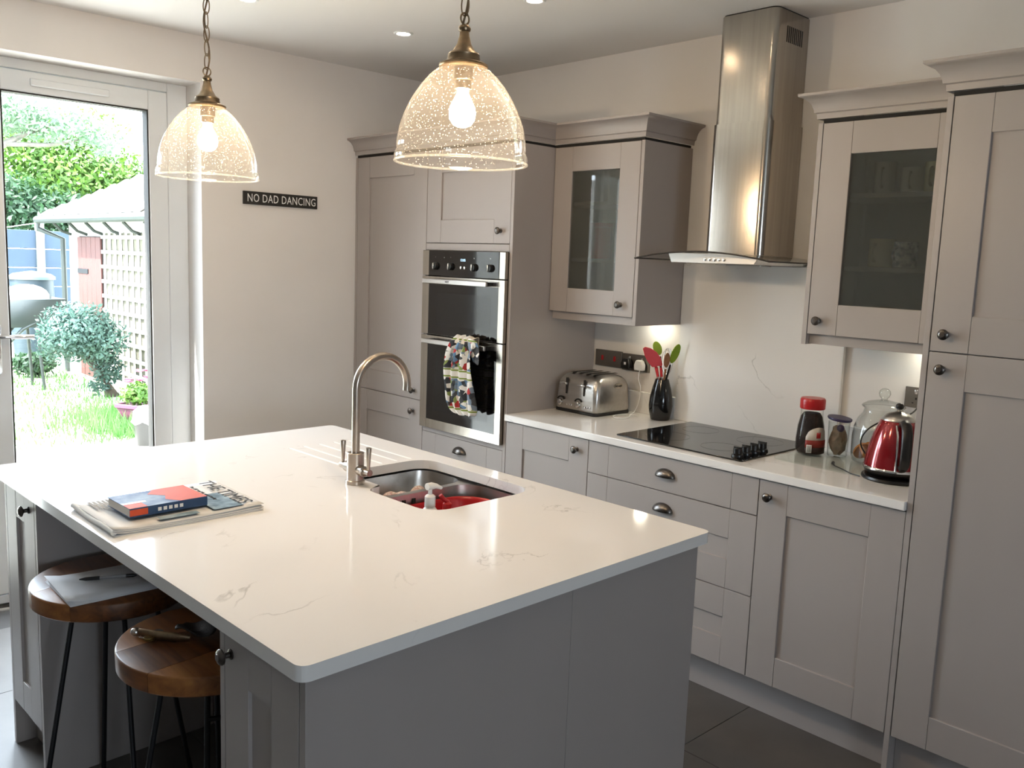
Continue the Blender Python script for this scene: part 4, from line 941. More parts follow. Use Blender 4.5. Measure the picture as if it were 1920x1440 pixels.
# mugs and bowls behind the smoky glass
def mug(label, x, y, z, r, h, m_, ha):
    t = thing('mug', label, 'mug', (x, y, z), ha, 'crockery behind the cabinet glass')
    bm = B(); lathe(bm, [(0, .0005), (r*.9, .0005), (r, .006), (r, h), (r-.004, h), (r-.004, .01), (0, .008)], 22); obj('cup', bm, m_, t, local=True)
    bm = B(); tube(bm, [(r-.002 + .022*math.sin(q), 0, h*.5 + h*.3*math.cos(q)) for q in [PI*i/10 for i in range(11)]], .0045, 8); obj('handle', bm, m_, t, local=True)
MC = {'cream': mat('cream_glaze', '#d8cfa6', .25, vary=.05), 'white': mat('white_glaze', '#e6e6e2', .2, vary=.04), 'pat': mat('patterned_glaze', '#e6e6e6', .25, col2='#7b8894', scale=60), 'pink': mat('pink_glaze', '#b98f88', .3, vary=.1), 'brown': mat('brown_glaze', '#8a6f58', .3, vary=.1)}
for lb, x, y, z, r, h, c in (('tall white mug on the top shelf of the mug cabinet', .36, -2.685, 1.8485, .036, .105, 'white'), ('wide white mug in the middle of the top shelf', .38, -2.775, 1.8485, .043, .085, 'white'), ('cream mug at the right of the top shelf', .34, -2.865, 1.8485, .038, .095, 'cream'),
    ('cream mug on the middle shelf of the mug cabinet', .35, -2.70, 1.6015, .042, .095, 'cream'), ('patterned white mug on the middle shelf', .33, -2.79, 1.6015, .038, .085, 'pat'), ('brown mug on the bottom of the mug cabinet', .36, -2.72, 1.3765, .040, .09, 'brown'), ('white mug on the bottom of the mug cabinet', .34, -2.83, 1.3765, .040, .075, 'white')):
    mug(lb, x, y, z, r, h, MC[c], random.uniform(2.8, 3.5))
for lb, x, y, z, r, h, c in (('pink bowl on the bottom of the mug cabinet', .36, -2.62, 1.3765, .055, .05, 'pink'),):
    bm = B(); lathe(bm, [(0, .0005), (r*.5, .0005), (r*.8, h*.4), (r, h), (r-.004, h), (r*.75, h*.45), (0, .008)], 24); o = obj('bowl', bm, MC[c]); o.location = (x, y, z); tag(o, lb, 'bowl', 'crockery behind the cabinet glass')
T = thing('storage_tin', 'red tin behind the glass of the cabinet over the toaster', 'tin', (.42, -1.375, 1.6015))
bm = B(); lathe(bm, [(0, .0), (.05, .0), (.05, .14), (0, .14)], 24, (.42, -1.375, 1.6017)); obj('tin_body', bm, mat('red_tin', '#a23226', .35, .3, vary=.1), T)
bm = B(); lathe(bm, [(0, .1405), (.052, .1405), (.052, .16), (.0, .162)], 24, (.42, -1.375, 1.6017)); obj('tin_lid', bm, mat('red_tin', '#a23226'), T)
# ------------------------------------------------------------------ newspaper and book on the island
def quad_pos(a, b, c, d_, s, t):   # bilinear
    return [(1-s)*(1-t)*a[i] + s*(1-t)*b[i] + s*t*c[i] + (1-s)*t*d_[i] for i in (0, 1)]
NA, NB, NC, ND = (-1.962, -1.972), (-1.577, -1.966), (-1.566, -1.652), (-1.962, -1.684)
T = thing('newspaper', 'folded broadsheet newspaper lying on the island worktop', 'newspaper', (-1.77, -1.82, .9))
M_NEWS = mat('newsprint', '#e2e1de', .85, vary=.05, scale=12)
def nz(s, t, k):
    z = .9012 + .0035*k + .006*math.exp(-((s)/.06)**2)*(k > 0) + .003*math.sin(5*s+2*t+k)*.5*(k/3) + .006*(k == 3)*max(0, s-.75)*4*max(0, .5-t)
    return z
for k in range(4):
    bm = B(); g = []
    ds = .006*(3-k)
    for i in range(17): g.append([bm.verts.new((*quad_pos(NA, NB, NC, ND, i/16*(1) + (0 if i else -.002*k), j/10), nz(i/16, j/10, k))) for j in range(11)])
    for v in bm.verts: v.co.y -= ds*.6; v.co.x += .002*k
    for i in range(16):
        for j in range(10): bm.faces.new((g[i][j], g[i+1][j], g[i+1][j+1], g[i][j+1]))
    pg = obj('page', bm, M_NEWS, T, solid=.0016, soff=-1, smooth=60)
bm = B(); tube(bm, [(-1.962 + .004*math.cos(a_), -1.972 + .288*i/8, .9085 + .002*math.sin(i)) for i, a_ in enumerate([0]*9)], .007, 10); obj('fold', bm, M_NEWS, T, smooth=60)
NL = Vector((-1.77, -1.82, .9))
MN = lambda x, y, z: Matrix(((0, 1, 0, x-NL.x), (-1, 0, 0, y-NL.y), (0, 0, 1, z-NL.z), (0, 0, 0, 1)))
M_INK = mat('newspaper_ink', '#2c2a28', .8, vary=.1)
text_mesh('masthead_word', 'THE', .058, M_INK, T, MN(-1.607, -1.672, .9185)); text_mesh('masthead_word', 'TIMES', .058, M_INK, T, MN(-1.607, -1.79, .9185))
for i in range(3):
    text_mesh('headline', ('The UK and the world today', 'News   Sport   Business', 'Summer reading inside')[i], .014, M_INK, T, MN(-1.655-.018*i, -1.70, .9175))
def patch(nm, x0, x1, ya, yb, z, m_, par, lbl=None): return obj(nm, bx(x0, x1, ya, yb, z, z+.0006), m_, par, lbl)
patch('photo_print', -1.70, -1.62, -1.95, -1.80, .9166, mat('news_photo', '#8fa6b4', .7, col2='#46606f', scale=25), T)
patch('photo_print', -1.84, -1.74, -1.955, -1.93, .9163, mat('news_photo_pale', '#a9b9c2', .7, col2='#6d8796', scale=30), T)
for i in range(9): patch('text_column', -1.93+.011*i, -1.924+.011*i, -1.78, -1.70, .9163, mat('print_grey', '#9d9a94', .8, vary=.2, scale=300), T)
T = thing('paperback_book', 'thick orange and blue paperback lying on the newspaper', 'book', (-1.80, -1.835, .9185), .03)
bl = bx(-.098, .096, -.066, .067, .0012, .0215); obj('page_block', bl, mat('book_pages', '#cfc9bf', .85, vary=.15, scale=200, stretch=(.02, .02, 3)), T, local=True)
M_COVER = mat('book_cover', '#8fa3bb', .6, col2='#2c4c80', scale=14); M_ORANGE = mat('book_orange', '#d9532c', .6, vary=.2, scale=20); M_NAVY = mat('book_navy', '#25476f', .5, vary=.15, scale=30)
cv = obj('front_cover', bx(-.10, .10, -.07, .07, .0216, .0232), M_COVER, T, local=True); obj('back_cover', bx(-.10, .10, -.07, .07, 0, .0012), M_NAVY, T, local=True)
sp = obj('spine', bx(-.10, .10, -.0715, -.0695, 0, .0232), M_NAVY, T, local=True)
bm = B(); prism(bm, [(.100, -.07), (.100, .07), (.015, .07), (-.012, .035), (.02, .0), (.005, -.035), (.03, -.07)], .0233, .0236); obj('cover_panel', bm, M_ORANGE, cv, 'orange cover panel', local=True)
obj('cover_panel', bx(-.10, -.055, -.07, -.03, .0233, .0236), M_ORANGE, cv, local=True); obj('spine_panel', bx(-.10, -.055, -.0719, -.0716, .004, .020), M_ORANGE, sp, local=True)
obj('cover_strip', bx(-.10, -.04, -.028, -.016, .0233, .0236), M_WHITEPL, cv, local=True)
for i in range(5): obj('spine_letter', bx(-.03+.014*i, -.021+.014*i, -.0719, -.0716, .007, .016), M_WHITEPL, sp, local=True)
# ------------------------------------------------------------------ wall sign
T = thing('wall_sign', 'black wooden sign lettered NO DAD DANCING on the white wall', 'sign', (-.44, -.007, 1.804))
obj('board', bx(-.642, -.238, -.0135, -.0008, 1.804, 1.866), mat('sign_black', '#24221f', .6, vary=.2, scale=30), T, bevel=.001)
tx = text_mesh('lettering', 'NO DAD DANCING', .055, M_WHITEPL, T, Matrix.Identity(4), spacing=1.08, label='white capital lettering')
xs = [v.co.x for v in tx.data.vertices]; ys = [v.co.y for v in tx.data.vertices]; x0, x1, y0_, y1_ = min(xs), max(xs), min(ys), max(ys)
tx.data.transform(Matrix(((.372/(x1-x0), 0, 0, -.622+.44 - x0*.372/(x1-x0)), (0, 0, -1, -.0139+.007), (0, .038/(y1_-y0_), 0, .0125 - y0_*.038/(y1_-y0_)), (0, 0, 0, 1))))
# ------------------------------------------------------------------ pendant lamps
M_SEED = thin_glass('seeded_pendant_glass', (.97, .975, .96), .03, .022, 1.0, 150, (1, .98, .94))
M_BULB = emit('warm_bulb', (1.0, .72, .45), 305)
def pendant(label, px, py, zr):
    t = thing('pendant_lamp', label, 'lamp', (px, py, zr), 0, 'pendant lamps over the island')
    P_ = [(.149, 0), (.1515, .006), (.1525, .014), (.150, .022), (.1465, .027), (.1475, .033), (.1465, .05), (.142, .075), (.134, .10), (.1235, .124), (.110, .148), (.095, .170), (.078, .190), (.064, .203), (.048, .211)]
    bm = B(); lathe(bm, P_, 56); obj('shade', bm, M_SEED, t, 'clear seeded glass dome', local=True, smooth=80)
    bm = B(); rb = random.Random(int(px*-1000))
    for q in range(380):      # seeds: tiny bubbles in the glass
        i = rb.randrange(2, len(P_)-2); f_ = rb.random(); r_ = P_[i][0]*(1-f_) + P_[i+1][0]*f_ - .0012; h_ = P_[i][1]*(1-f_) + P_[i+1][1]*f_; a = rb.uniform(0, 2*PI); e_ = rb.uniform(.0003, .0008)
        c = Vector((r_*math.cos(a), r_*math.sin(a), h_)); v6 = [bm.verts.new(c + Vector(d)*e_) for d in ((1,0,0), (-1,0,0), (0,1,0), (0,-1,0), (0,0,1), (0,0,-1))]
        for a1, b1 in ((0, 2), (2, 1), (1, 3), (3, 0)): bm.faces.new((v6[a1], v6[b1], v6[4])); bm.faces.new((v6[b1], v6[a1], v6[5]))
    obj('glass_seeds', bm, mat('glass_bubble', '#f4f0e6', .2, vary=.02), t, 'tiny bubbles in the glass', local=True, smooth=0, props={'kind': 'stuff'})
    bm = B(); tube(bm, [(.151*math.cos(q), .151*math.sin(q), .0015) for q in [2*PI*i/56 for i in range(56)]], .0028, 8, closed=True); obj('shade_rim', bm, thin_glass('glass_rim', (.9, .93, .92), .03, .1, 1.0), t, local=True, smooth=80)
    bm = B(); lathe(bm, [(0, .2115), (.054, .2115), (.056, .214), (.055, .218), (.047, .222), (.038, .2245), (.036, .236), (.0365, .239), (.033, .243), (.026, .247), (.0165, .262), (.0115, .28), (.0105, .289), (.0135, .291), (.0145, .296), (.012, .301), (.008, .304), (0, .306)], 32); cp = obj('gallery', bm, M_BRONZE, t, 'antique brass cap', local=True)
    bm = B(); lathe(bm, [(0, .211), (.023, .211), (.023, .185), (.019, .183), (.019, .165), (0, .165)], 20); obj('lamp_holder', bm, M_BRONZE, t, local=True)
    bm = B(); lathe(bm, [(0, .164), (.0125, .164), (.0135, .155), (.020, .142), (.0285, .125), (.0305, .112), (.0285, .098), (.020, .086), (.010, .0815), (0, .081)], 20); obj('bulb', bm, M_BULB, t, 'glowing warm bulb', local=True, smooth=80)
    bm = B(); tube(bm, [(.012*math.cos(q), 0, .317+.0125*math.sin(q)) for q in [2*PI*i/20 for i in range(20)]], .0022, 8, closed=True); obj('loop', bm, M_BRONZE, cp, local=True)
    z = .331; k = 0; top = ZC - zr - .02
    while z < top - .02:
        pts = []
        for i in range(20):
            a = 2*PI*i/20; c_, s_ = math.cos(a), math.sin(a); h = .0195*s_ + (.004 if s_ > 0 else -.004)*abs(s_)
            pts.append((.0095*c_, 0, z+.015+h) if k % 2 else (0, .0095*c_, z+.015+h))
        bm = B(); tube(bm, pts, .0018, 6, closed=True); bmesh.ops.rotate(bm, verts=bm.verts, matrix=Matrix.Rotation(.35+.1*k, 3, 'Z')); obj('chain_link', bm, M_BRONZE, t, local=True, smooth=80); z += .0405; k += 1
    bm = B(); n_ = 40; zz0 = .306; tube(bm, [((.0085*math.sin(i*.33)), .006*math.cos(i*.33), zz0 + (top-zz0)*i/n_) for i in range(n_+1)], .0026, 7); obj('flex', bm, mat('braided_flex', '#7d6a55', .8, vary=.3, scale=200), t, local=True, smooth=80)
    bm = B(); lathe(bm, [(0, top+.0195), (.05, top+.0195), (.05, top+.012), (.044, top+.004), (.02, top-.004), (.008, top-.008), (0, top-.009)], 28); obj('ceiling_rose', bm, M_BRONZE, t, local=True)
pendant('clear glass pendant lamp on a chain, farther over the island', -1.443, -1.372, 1.797)
pendant('clear glass pendant lamp on a chain, nearer over the island', -1.343, -2.468, 1.792)
# ------------------------------------------------------------------ recessed ceiling lights
M_SPOT = emit('downlight_glow', (1.0, .74, .48), 75)
for lb, x, y in (('recessed ceiling light nearest the larder corner', -.285, -.79), ('recessed ceiling light in front of the glass wall cabinet', -.27, -1.585), ('recessed ceiling light above the far end of the island', -.985, -.735), ('recessed ceiling light above the middle of the island', -.985, -1.56), ('recessed ceiling light in front of the drawer unit', -.27, -2.38), ('recessed ceiling light above the sink end of the island', -.985, -2.38)):
    t = thing('ceiling_light', lb, 'light', (x, y, ZC-.006), 0, 'recessed ceiling lights')
    bm = B(); lathe(bm, [(.028, -.0005+.0055), (.043, .0055), (.0425, .003), (.038, .0), (.030, .001), (.028, .0045)], 32); obj('trim_ring', bm, M_UPVC, t, local=True)
    bm = B(); lathe(bm, [(0, .0035), (.0275, .0035), (.0275, .0048), (0, .0048)], 24); obj('lamp', bm, M_SPOT, t, 'glowing lamp disc', local=True)
# ------------------------------------------------------------------ garden seen through the door
GZ = -.15
M_LAWN = mat('lawn', '#8a9674', .9, col2='#b0b5a0', scale=2.2, bump=.4, bscale=60)
M_PAVE = mat('pale_paving', '#cfcabf', .8, vary=.12, scale=3)
struct('ground', bx(-14, 20, .3, 40, GZ-.3, GZ-.004), M_LAWN, smooth=0)
pv = struct("patio", bx(-4.34, 1.6, .31, 3.9, GZ-.2, GZ+.004), mat('paving_joint', '#8d887e', .9, vary=.1), smooth=0)
me_ = None
for i in range(10):
    for j in range(6):
        if me_ is None: s_ = obj('slab', bx(.006, .594, .006, .584, 0, .02), M_PAVE, bevel=.004, seg=1); me_ = s_.data
        else: s_ = bpy.data.objects.new('slab', me_); COL.objects.link(s_)
        s_.location = (-4.33 + .59*i, .33 + .59*j, GZ+.004); s_.parent = pv
def leaves(name, blobs, n, size, material, parent, seed, squash=1.0, kind='stuff', up=0.0):
    """many small folded leaf faces spread through ellipsoid shells"""
    rnd = random.Random(seed); vs, fs = [], []
    tot = sum(b[3]*b[4]*b[5] for b in blobs)
    for (cx, cy, cz, rx, ry, rz) in blobs:
        k = max(20, int(n*rx*ry*rz/tot))
        for _ in range(k):
            while True:
                d = Vector((rnd.gauss(0, 1), rnd.gauss(0, 1), rnd.gauss(0, 1)))
                if d.length > .01: break
            d.normalize(); q = rnd.random()**.33*(.75 + .35*rnd.random())
            c = Vector((cx + d.x*rx*q, cy + d.y*ry*q, cz + d.z*rz*q))
            a = Vector((rnd.gauss(0, 1), rnd.gauss(0, 1), rnd.gauss(0, 1)*squash)).normalized(); b = a.cross(d + Vector((0, 0, .3))).normalized()
            s = size*(.6 + .8*rnd.random()); i0 = len(vs)
            vs += [c - a*s, c + b*s*.45 + a*s*.1, c + a*s, c - b*s*.45 + a*s*.1]; fs.append((i0, i0+1, i0+2, i0+3))
    me = bpy.data.meshes.new(name); me.from_pydata([tuple(v) for v in vs], [], fs); me.materials.append(material)
    o = bpy.data.objects.new(name, me); COL.objects.link(o)
    if parent is not None:
        o.parent = parent; me.transform(root_matrix(parent).inverted())
    if kind: o['kind'] = kind
    return o
def leafmat(name, c1, c2):
    m = mat(name, c1, .55, col2=c2, scale=3.0); b = m.node_tree.nodes['Principled BSDF']; b.inputs['Subsurface Weight'].default_value = 0; b.inputs['Transmission Weight'].default_value = .0
    nt = m.node_tree; tl = nt.nodes.new('ShaderNodeBsdfTranslucent'); ms = nt.nodes.new('ShaderNodeMixShader'); ms.inputs[0].default_value = .4; out = nt.nodes['Material Output']
    src = b.inputs['Base Color'].links[0].from_socket; nt.links.new(src, tl.inputs[0]); nt.links.new(b.outputs[0], ms.inputs[1]); nt.links.new(tl.outputs[0], ms.inputs[2]); nt.links.new(ms.outputs[0], out.inputs[0])
    return m
M_LEAF1 = leafmat('bright_leaf', '#3f6320', '#5a7a2a'); M_LEAF2 = leafmat('dark_leaf', '#1c3a20', '#2c4d2b'); M_LEAF3 = leafmat('pale_leaf', '#5f7a60', '#7d9479'); M_LEAF4 = leafmat('blue_green_leaf', '#2c463e', '#48645a')
M_BARK = mat('pale_bark', '#6b665f', .9, vary=.35, scale=12, bump=.5, bscale=40)
# shed: white rendered wall facing the house side, plank door, trellis, tiled hip roof
SX = 1.3
S_ = thing('garden_shed', 'white garden shed with brown door, trellis and pale tiled roof', 'shed', (2.6, 7.0, GZ))
M_RENDER = mat('white_render', '#c4c1ba', .85, vary=.06, scale=4)
obj('wall', bx(SX, 4.2, 5.0, 8.9, GZ, 1.93), M_RENDER, S_)
bm = B(); e = .28
a_, b_, c_, d_ = (SX-e, 5.0-e, 1.93), (4.2+e, 5.0-e, 1.93), (4.2+e, 8.9+e, 1.93), (SX-e, 8.9+e, 1.93); r1, r2 = (2.75, 6.5, 2.95), (2.75, 7.4, 2.95)
V_ = [bm.verts.new(p) for p in (a_, b_, c_, d_, r1, r2)]
for f in ((0, 4, 5, 3), (1, 2, 5, 4), (0, 1, 4), (2, 3, 5), (0, 3, 2, 1)): bm.faces.new([V_[i] for i in f])
M_RTILE = mat('pale_roof_tile', '#a8a39a', .8, vary=.15, scale=10)
rf = obj('roof', bm, M_RTILE, S_, smooth=0)
for k in range(14):      # courses of tiles on the slope towards the camera, following the hip
    t0 = k/14; z = 1.945 + 1.0*t0; x = SX-e + (2.75-SX+e)*t0; ya = 5.0-e + (6.5-5.0+e)*t0; yb = 8.9+e - (8.9+e-7.4)*t0
    n_ = max(2, int((yb-ya)/.24))
    if t0 > .55: continue
    for q in range(n_):
        y = yb - (yb-ya)*(q+.5)/n_
        if y < 5.6: continue
        bm = B(); w_ = (yb-ya)/n_*.47; vs = [bm.verts.new((x + dx, y + dy*w_, z + dz + (.02 if abs(dy) < .6 else 0))) for dy in (-1, -.5, 0, .5, 1) for dx, dz in ((-.02, 0), (.1, .085))]
        for i in range(4): bm.faces.new((vs[2*i], vs[2*i+2], vs[2*i+3], vs[2*i+1]))
        obj('roof_tile', bm, M_RTILE, rf, solid=.015)
M_GUT = mat('grey_gutter', '#232a29', .5, vary=.1)
bm = B(); tube(bm, [(SX-e-.03, 4.8, 1.90), (SX-e-.03, 9.2, 1.90)], .05, 10); obj('gutter', bm, M_GUT, S_)
bm = B(); tube(bm, [(SX-e-.03, 9.15, 1.88), (SX-e-.03, 9.15, 1.78), (SX-.05, 9.0, 1.66), (SX-.05, 8.97, GZ)], .035, 8); obj('downpipe', bm, M_GUT, S_)
for q in range(7):
    y = 8.8 - .62*q; bm = B(); tube(bm, [(SX-.002, y, 1.72), (SX-.12, y, 1.76), (SX-.22, y, 1.86)], .02, 6); obj('eave_curve', bm, M_GUT, S_)  # dark curved bars spaced along below the eave
M_DOORB = mat('brown_shed_door', '#4a2520', .7, vary=.2, scale=6)
dd = obj('shed_door', bx(SX-.012, SX-.001, 7.58, 8.46, GZ+.02, 1.70), M_DARKGAP, S_)
for q in range(5): obj('door_plank', bx(SX-.04, SX-.012, 7.60+.172*q, 7.766+.172*q, GZ+.03, 1.69), M_DOORB, dd, bevel=.006, seg=1)
bm = B(); box(bm, SX-.05, SX-.0405, 8.05, 8.45, 1.22, 1.28); obj('door_hinge', bm, M_BLKIRON, dd)
M_TREL = mat('white_trellis', '#dedbd2', .8, vary=.08)
obj('trellis_backing', bx(SX-.028, SX-.002, 5.55, 7.5, GZ+.06, 1.74), mat('dark_backing', '#5f5b4e', .9, vary=.2), S_)  # darker panel added so the gaps in the trellis read dark
tr = obj('trellis', bx(SX-.05, SX-.03, 5.55, 7.50, GZ+.06, GZ+.1), M_TREL, S_)
for q in range(11): obj('trellis_slat', bx(SX-.048, SX-.034, 5.62+.18*q, 5.66+.18*q, GZ+.1, 1.76), M_TREL, tr)
for q in range(10): obj('trellis_slat', bx(SX-.064, SX-.05, 5.55, 7.5, GZ+.2+.18*q, GZ+.24+.18*q), M_TREL, tr)
# neighbouring brick wall beside the patio, outside to the left
m_ = bpy.data.materials.new('red_brickwork'); m_.use_nodes = True; _n = m_.node_tree; _bt = _n.nodes.new('ShaderNodeTexBrick'); _tc = _n.nodes.new('ShaderNodeTexCoord'); _mp = _n.nodes.new('ShaderNodeMapping')
_mp.inputs['Rotation'].default_value = (R(90), 0, R(90)); _bt.inputs['Color1'].default_value = (.16, .05, .035, 1); _bt.inputs['Color2'].default_value = (.10, .035, .028, 1); _bt.inputs['Mortar'].default_value = (.3, .28, .26, 1); _bt.inputs['Scale'].default_value = 2.3
_n.links.new(_tc.outputs['Object'], _mp.inputs[0]); _n.links.new(_mp.outputs[0], _bt.inputs[0]); _n.links.new(_bt.outputs[0], _n.nodes['Principled BSDF'].inputs['Base Color'])
struct('wall_boundary', bx(-4.6, -4.35, .31, 5.0, GZ-.1, 2.5), m_, smooth=0)
# fence
F_ = thing('garden_fence', 'blue-grey panel fence with concrete posts behind the shed', 'fence', (2, 13, GZ))
M_FEN = mat('blue_grey_fence', '#2f3d4f', .8, vary=.12, scale=4); M_CONC = mat('concrete', '#7b8288', .9, vary=.1)
for q in range(7):
    x = -4.4 + 1.62*q; obj('fence_post', bx(x-.06, x+.06, 12.95, 13.07, GZ, 1.95), M_CONC, F_)
    for i in range(6): obj('fence_board', bx(x+.065, x+1.555, 13.0, 13.03, GZ+.02+.325*i, GZ+.335+.325*i), M_FEN, F_, bevel=.008, seg=1)
# trees
def tree(label, base, blobs, n, size, m_, trunk, seed, name='tree'):
    t = thing(name, label, 'tree', base); leaves('foliage', blobs, n, size, m_, t, seed)
    for pts, r in trunk: bm = B(); tube(bm, pts, r, 8); obj('branch', bm, M_BARK, t, smooth=60)
    return t
tree('bright green broad tree rising behind the shed', (4.0, 15.5, GZ), [(3.3, 15.5, 2.9, 1.6, 1.3, .95), (4.2, 15.2, 2.8, 1.3, 1.1, .75), (2.6, 15.6, 3.5, 1.2, 1.0, .8), (4.9, 14.6, 2.5, 1.0, 1.0, .9), (3.6, 15.4, 3.9, 1.0, .9, .5)], 17000, .06, M_LEAF1, [([(3.9, 15.6, GZ), (3.8, 15.5, 1.6), (3.5, 15.5, 3.0)], [.18, .14, .06])], 1)
tree('dark green tree under the bright one beyond the fence', (3.2, 14.5, GZ), [(2.9, 14.4, 2.1, 1.5, .7, .55), (4.2, 14.0, 2.0, 1.2, .7, .6), (2.0, 14.5, 2.3, .8, .6, .6)], 9000, .06, M_LEAF2, [([(3.2, 14.5, GZ), (3.1, 14.4, 2.0)], [.12, .05])], 2)
tree('pale leafed tree with a light trunk at the left of the garden', (.2, 10.6, GZ), [(.75, 10.2, 3.45, .8, .6, .45), (1.5, 9.9, 3.3, .6, .5, .35), (.4, 10.4, 1.9, .35, .3, .5), (2.1, 9.8, 3.15, .4, .4, .3)], 5000, .042, M_LEAF3,
     [([(.35, 10.6, GZ), (.42, 10.5, 1.6), (.55, 10.4, 2.3), (.62, 10.3, 2.62)], [.15, .12, .10, .09]), ([(.6, 10.3, 2.55), (.8, 10.2, 2.9), (1.1, 10.1, 3.1), (1.5, 10.0, 3.3)], [.07, .055, .04, .02]), ([(.62, 10.3, 2.6), (.66, 10.3, 3.0), (.75, 10.2, 3.5)], [.06, .045, .02]), ([(.9, 10.15, 2.95), (1.4, 9.95, 2.98), (1.8, 9.9, 3.1)], [.035, .03, .012]), ([(.6, 10.35, 2.5), (.35, 10.4, 2.9), (.2, 10.4, 3.3)], [.05, .035, .015])], 3)
# clipped bush in front of the shed
b0 = Vector((.98, 6.5, GZ))
t = thing('clipped_bush', 'rounded blue-green clipped bush in front of the shed', 'bush', tuple(b0))
leaves('foliage', [(.60, 6.42, .66, .43, .4, .31), (.78, 6.4, .52, .36, .36, .30), (.45, 6.45, .52, .30, .34, .24), (.92, 6.45, .20, .2, .22, .24), (.80, 6.45, .0, .12, .15, .13)], 9000, .026, M_LEAF4, t, 5)
for k in range(5):
    bm = B(); tube(bm, [(b0.x + .03*k - .06, b0.y, GZ), (b0.x - .05 - .03*k, b0.y - .02*k, .15), (.7 - .05*k, 6.42, .5)], [.03, .022, .01], 7); obj('stem', bm, mat('dark_bark', '#4a4038', .9, vary=.3), t, smooth=60)
t = thing('low_shrub', 'small dark green shrub at the left edge of the lawn', 'bush', (.72, 8.6, GZ)); leaves('foliage', [(.72, 8.6, .02, .3, .25, .17)], 900, .04, M_LEAF2, t, 6)
# planter with pink flowers
t = thing('flower_planter', 'square pink planter with pink flowers beside the path', 'planter', (.56, 4.6, GZ))
M_PINKPOT = mat('faded_pink_plastic', '#64364c', .5, vary=.1)
bm = B(); rings = []
for z, k in ((GZ, .10), (GZ+.01, .105), (GZ+.19, .135), (GZ+.19, .148), (GZ+.23, .150), (GZ+.23, .135), (GZ+.2, .13)): rings.append([bm.verts.new((.56+a*k, 4.6+b*k, z)) for a, b in ((-1, -1), (1, -1), (1, 1), (-1, 1))])
for A, C in zip(rings, rings[1:]):
    for i in range(4): bm.faces.new((A[i], A[(i+1) % 4], C[(i+1) % 4], C[i]))
bm.faces.new(rings[0]); bm.faces.new(rings[-1]); bmesh.ops.rotate(bm, verts=bm.verts, cent=(.56, 4.6, 0), matrix=Matrix.Rotation(.5, 3, 'Z')); obj('pot', bm, M_PINKPOT, t, bevel=.004)
leaves('foliage', [(.56, 4.6, .17, .16, .16, .12)], 500, .03, M_LEAF1, t, 8)
M_PINKF = mat('pink_petals', '#93355c', .7, vary=.2)
rnd = random.Random(4)
for k in range(16):
    c = Vector((.56 + rnd.uniform(-.17, .15), 4.6 + rnd.uniform(-.13, .13), .33 + rnd.uniform(-.05, .08))); bm = B()
    for q in range(5): leaf(bm, c + Vector((.02*math.cos(q*1.257), .02*math.sin(q*1.257), 0)), (math.cos(q*1.257), math.sin(q*1.257), .3), (-math.sin(q*1.257), math.cos(q*1.257), 0), .022, .016, .001)
    obj('flower', bm, M_PINKF, t, smooth=0)
t = thing('black_bucket', 'black bucket with a white bag over it by the door', 'bucket', (.262, 3.62, GZ+.024))
z0 = GZ+.0245
bm = B(); lathe(bm, [(0, z0), (.085, z0), (.11, z0+.21), (.115, z0+.215), (.105, z0+.215), (.08, z0+.01)], 20, (.262, 3.62, 0)); obj('bucket_body', bm, M_BLACK, t)
bm = B(); lathe(bm, [(.118, z0+.20), (.119, z0+.225), (.10, z0+.29), (.06, z0+.33), (0, z0+.34)], 14, (.262, 3.62, 0))
for v in bm.verts: v.co += Vector((rnd.uniform(-1, 1), rnd.uniform(-1, 1), rnd.uniform(-1, 1)))*.012
obj('bag', bm, M_WHITEPL, t, 'crumpled white bag', smooth=0)
# water butt and barbecue by the fence
t = thing('water_butt', 'blue-grey water butt with a lid beside the shed', 'water butt', (1.05, 9.75, GZ)); M_BUTT = mat('blue_grey_plastic', '#202f3a', .5, vary=.1)
bm = B(); lathe(bm, [(0, GZ), (.24, GZ), (.26, .1), (.29, .6), (.275, 1.08), (0, 1.08)], 24, (1.05, 9.75, 0)); obj('barrel', bm, M_BUTT, t)
bm = B(); lathe(bm, [(0, 1.081), (.30, 1.081), (.30, 1.12), (.24, 1.16), (.08, 1.19), (0, 1.2)], 24, (1.05, 9.75, 0)); obj('lid', bm, mat('pale_lid', '#5d6d75', .5, vary=.1), t)
t = thing('wheelbarrow', 'dark wheelbarrow heaped with a white sack on the lawn', 'wheelbarrow', (.35, 7.6, GZ))
bm = B(); rings = []
for z, k, o_ in ((.60, .75, 0), (.93, 1.0, .03)): rings.append([bm.verts.new((.38 + o_ + a*k*.36, 7.6 + b*k*.28, z)) for a, b in ((-1, -1), (1, -1), (1, 1), (-1, 1))])
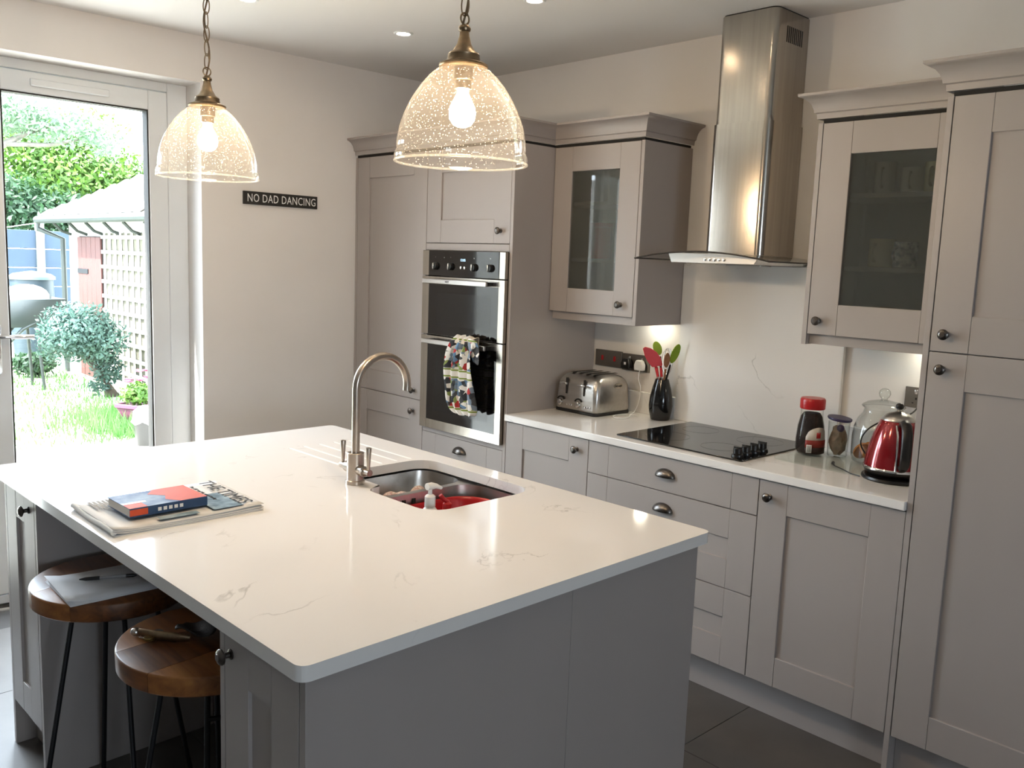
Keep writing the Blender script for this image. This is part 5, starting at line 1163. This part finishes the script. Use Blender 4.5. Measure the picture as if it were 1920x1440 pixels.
for i in range(4): bm.faces.new((rings[0][i], rings[0][(i+1) % 4], rings[1][(i+1) % 4], rings[1][i]))
bm.faces.new(rings[0]); obj('tray', bm, M_GUT, t, solid=.02)
bm = B(); sphere(bm, (.40, 7.6, .95), .2, 14, 9, (1.3, 1, .75)); obj('sack', bm, M_WHITEPL, t, 'white sack')
for s in (-1, 1):
    bm = B(); tube(bm, [(.9, 7.6+.22*s, .9), (.3, 7.6+.2*s, .58), (-.12, 7.6+.05*s, .1)], .02, 8); obj('handle_rail', bm, M_GUT, t)
    bm = B(); tube(bm, [(.45, 7.6+.2*s, .62), (.5, 7.6+.24*s, GZ)], .018, 8); obj('leg', bm, M_GUT, t)
bm = B(); tube(bm, [(-.12 + .2*math.cos(q), 7.6, .065 + .2*math.sin(q)) for q in [2*PI*i/20 for i in range(20)]], .035, 8, closed=True); obj('wheel', bm, M_BLACK, t)
# grass tufts
rnd = random.Random(11); vs, fs = [], []
for k in range(5200):
    if k < 1800: x, y, h = rnd.gauss(.42, .22), rnd.gauss(4.7, .5), rnd.uniform(.06, .2)
    else: x, y, h = rnd.uniform(-.9, 1.2), rnd.uniform(4.0, 9.5), rnd.uniform(.03, .09)
    if y < 3.95 or x > 1.22: continue
    a = rnd.uniform(0, 6.28); dx, dy = .008*math.cos(a), .008*math.sin(a); lx, ly = rnd.gauss(0, .3)*h, rnd.gauss(0, .3)*h; i0 = len(vs)
    vs += [(x-dx, y-dy, GZ-.005), (x+dx, y+dy, GZ-.005), (x+lx, y+ly, GZ+h)]; fs.append((i0, i0+1, i0+2))
me = bpy.data.meshes.new('grass'); me.from_pydata(vs, [], fs); me.materials.append(leafmat('grass_blade', '#3f6a2e', '#5e8548')); o = bpy.data.objects.new('grass', me); COL.objects.link(o)
o['kind'] = 'stuff'; tag(o, 'loose green grass growing over the lawn and path edge', 'grass')
bm = B(); tube(bm, [(1.0, 9.2, 1.86), (.3, 9.6, 1.70), (-.6, 10.0, 1.64)], .006, 5); tag(obj('washing_line', bm, M_WHITEPL, smooth=60), 'thin white washing line from the shed corner', 'line')
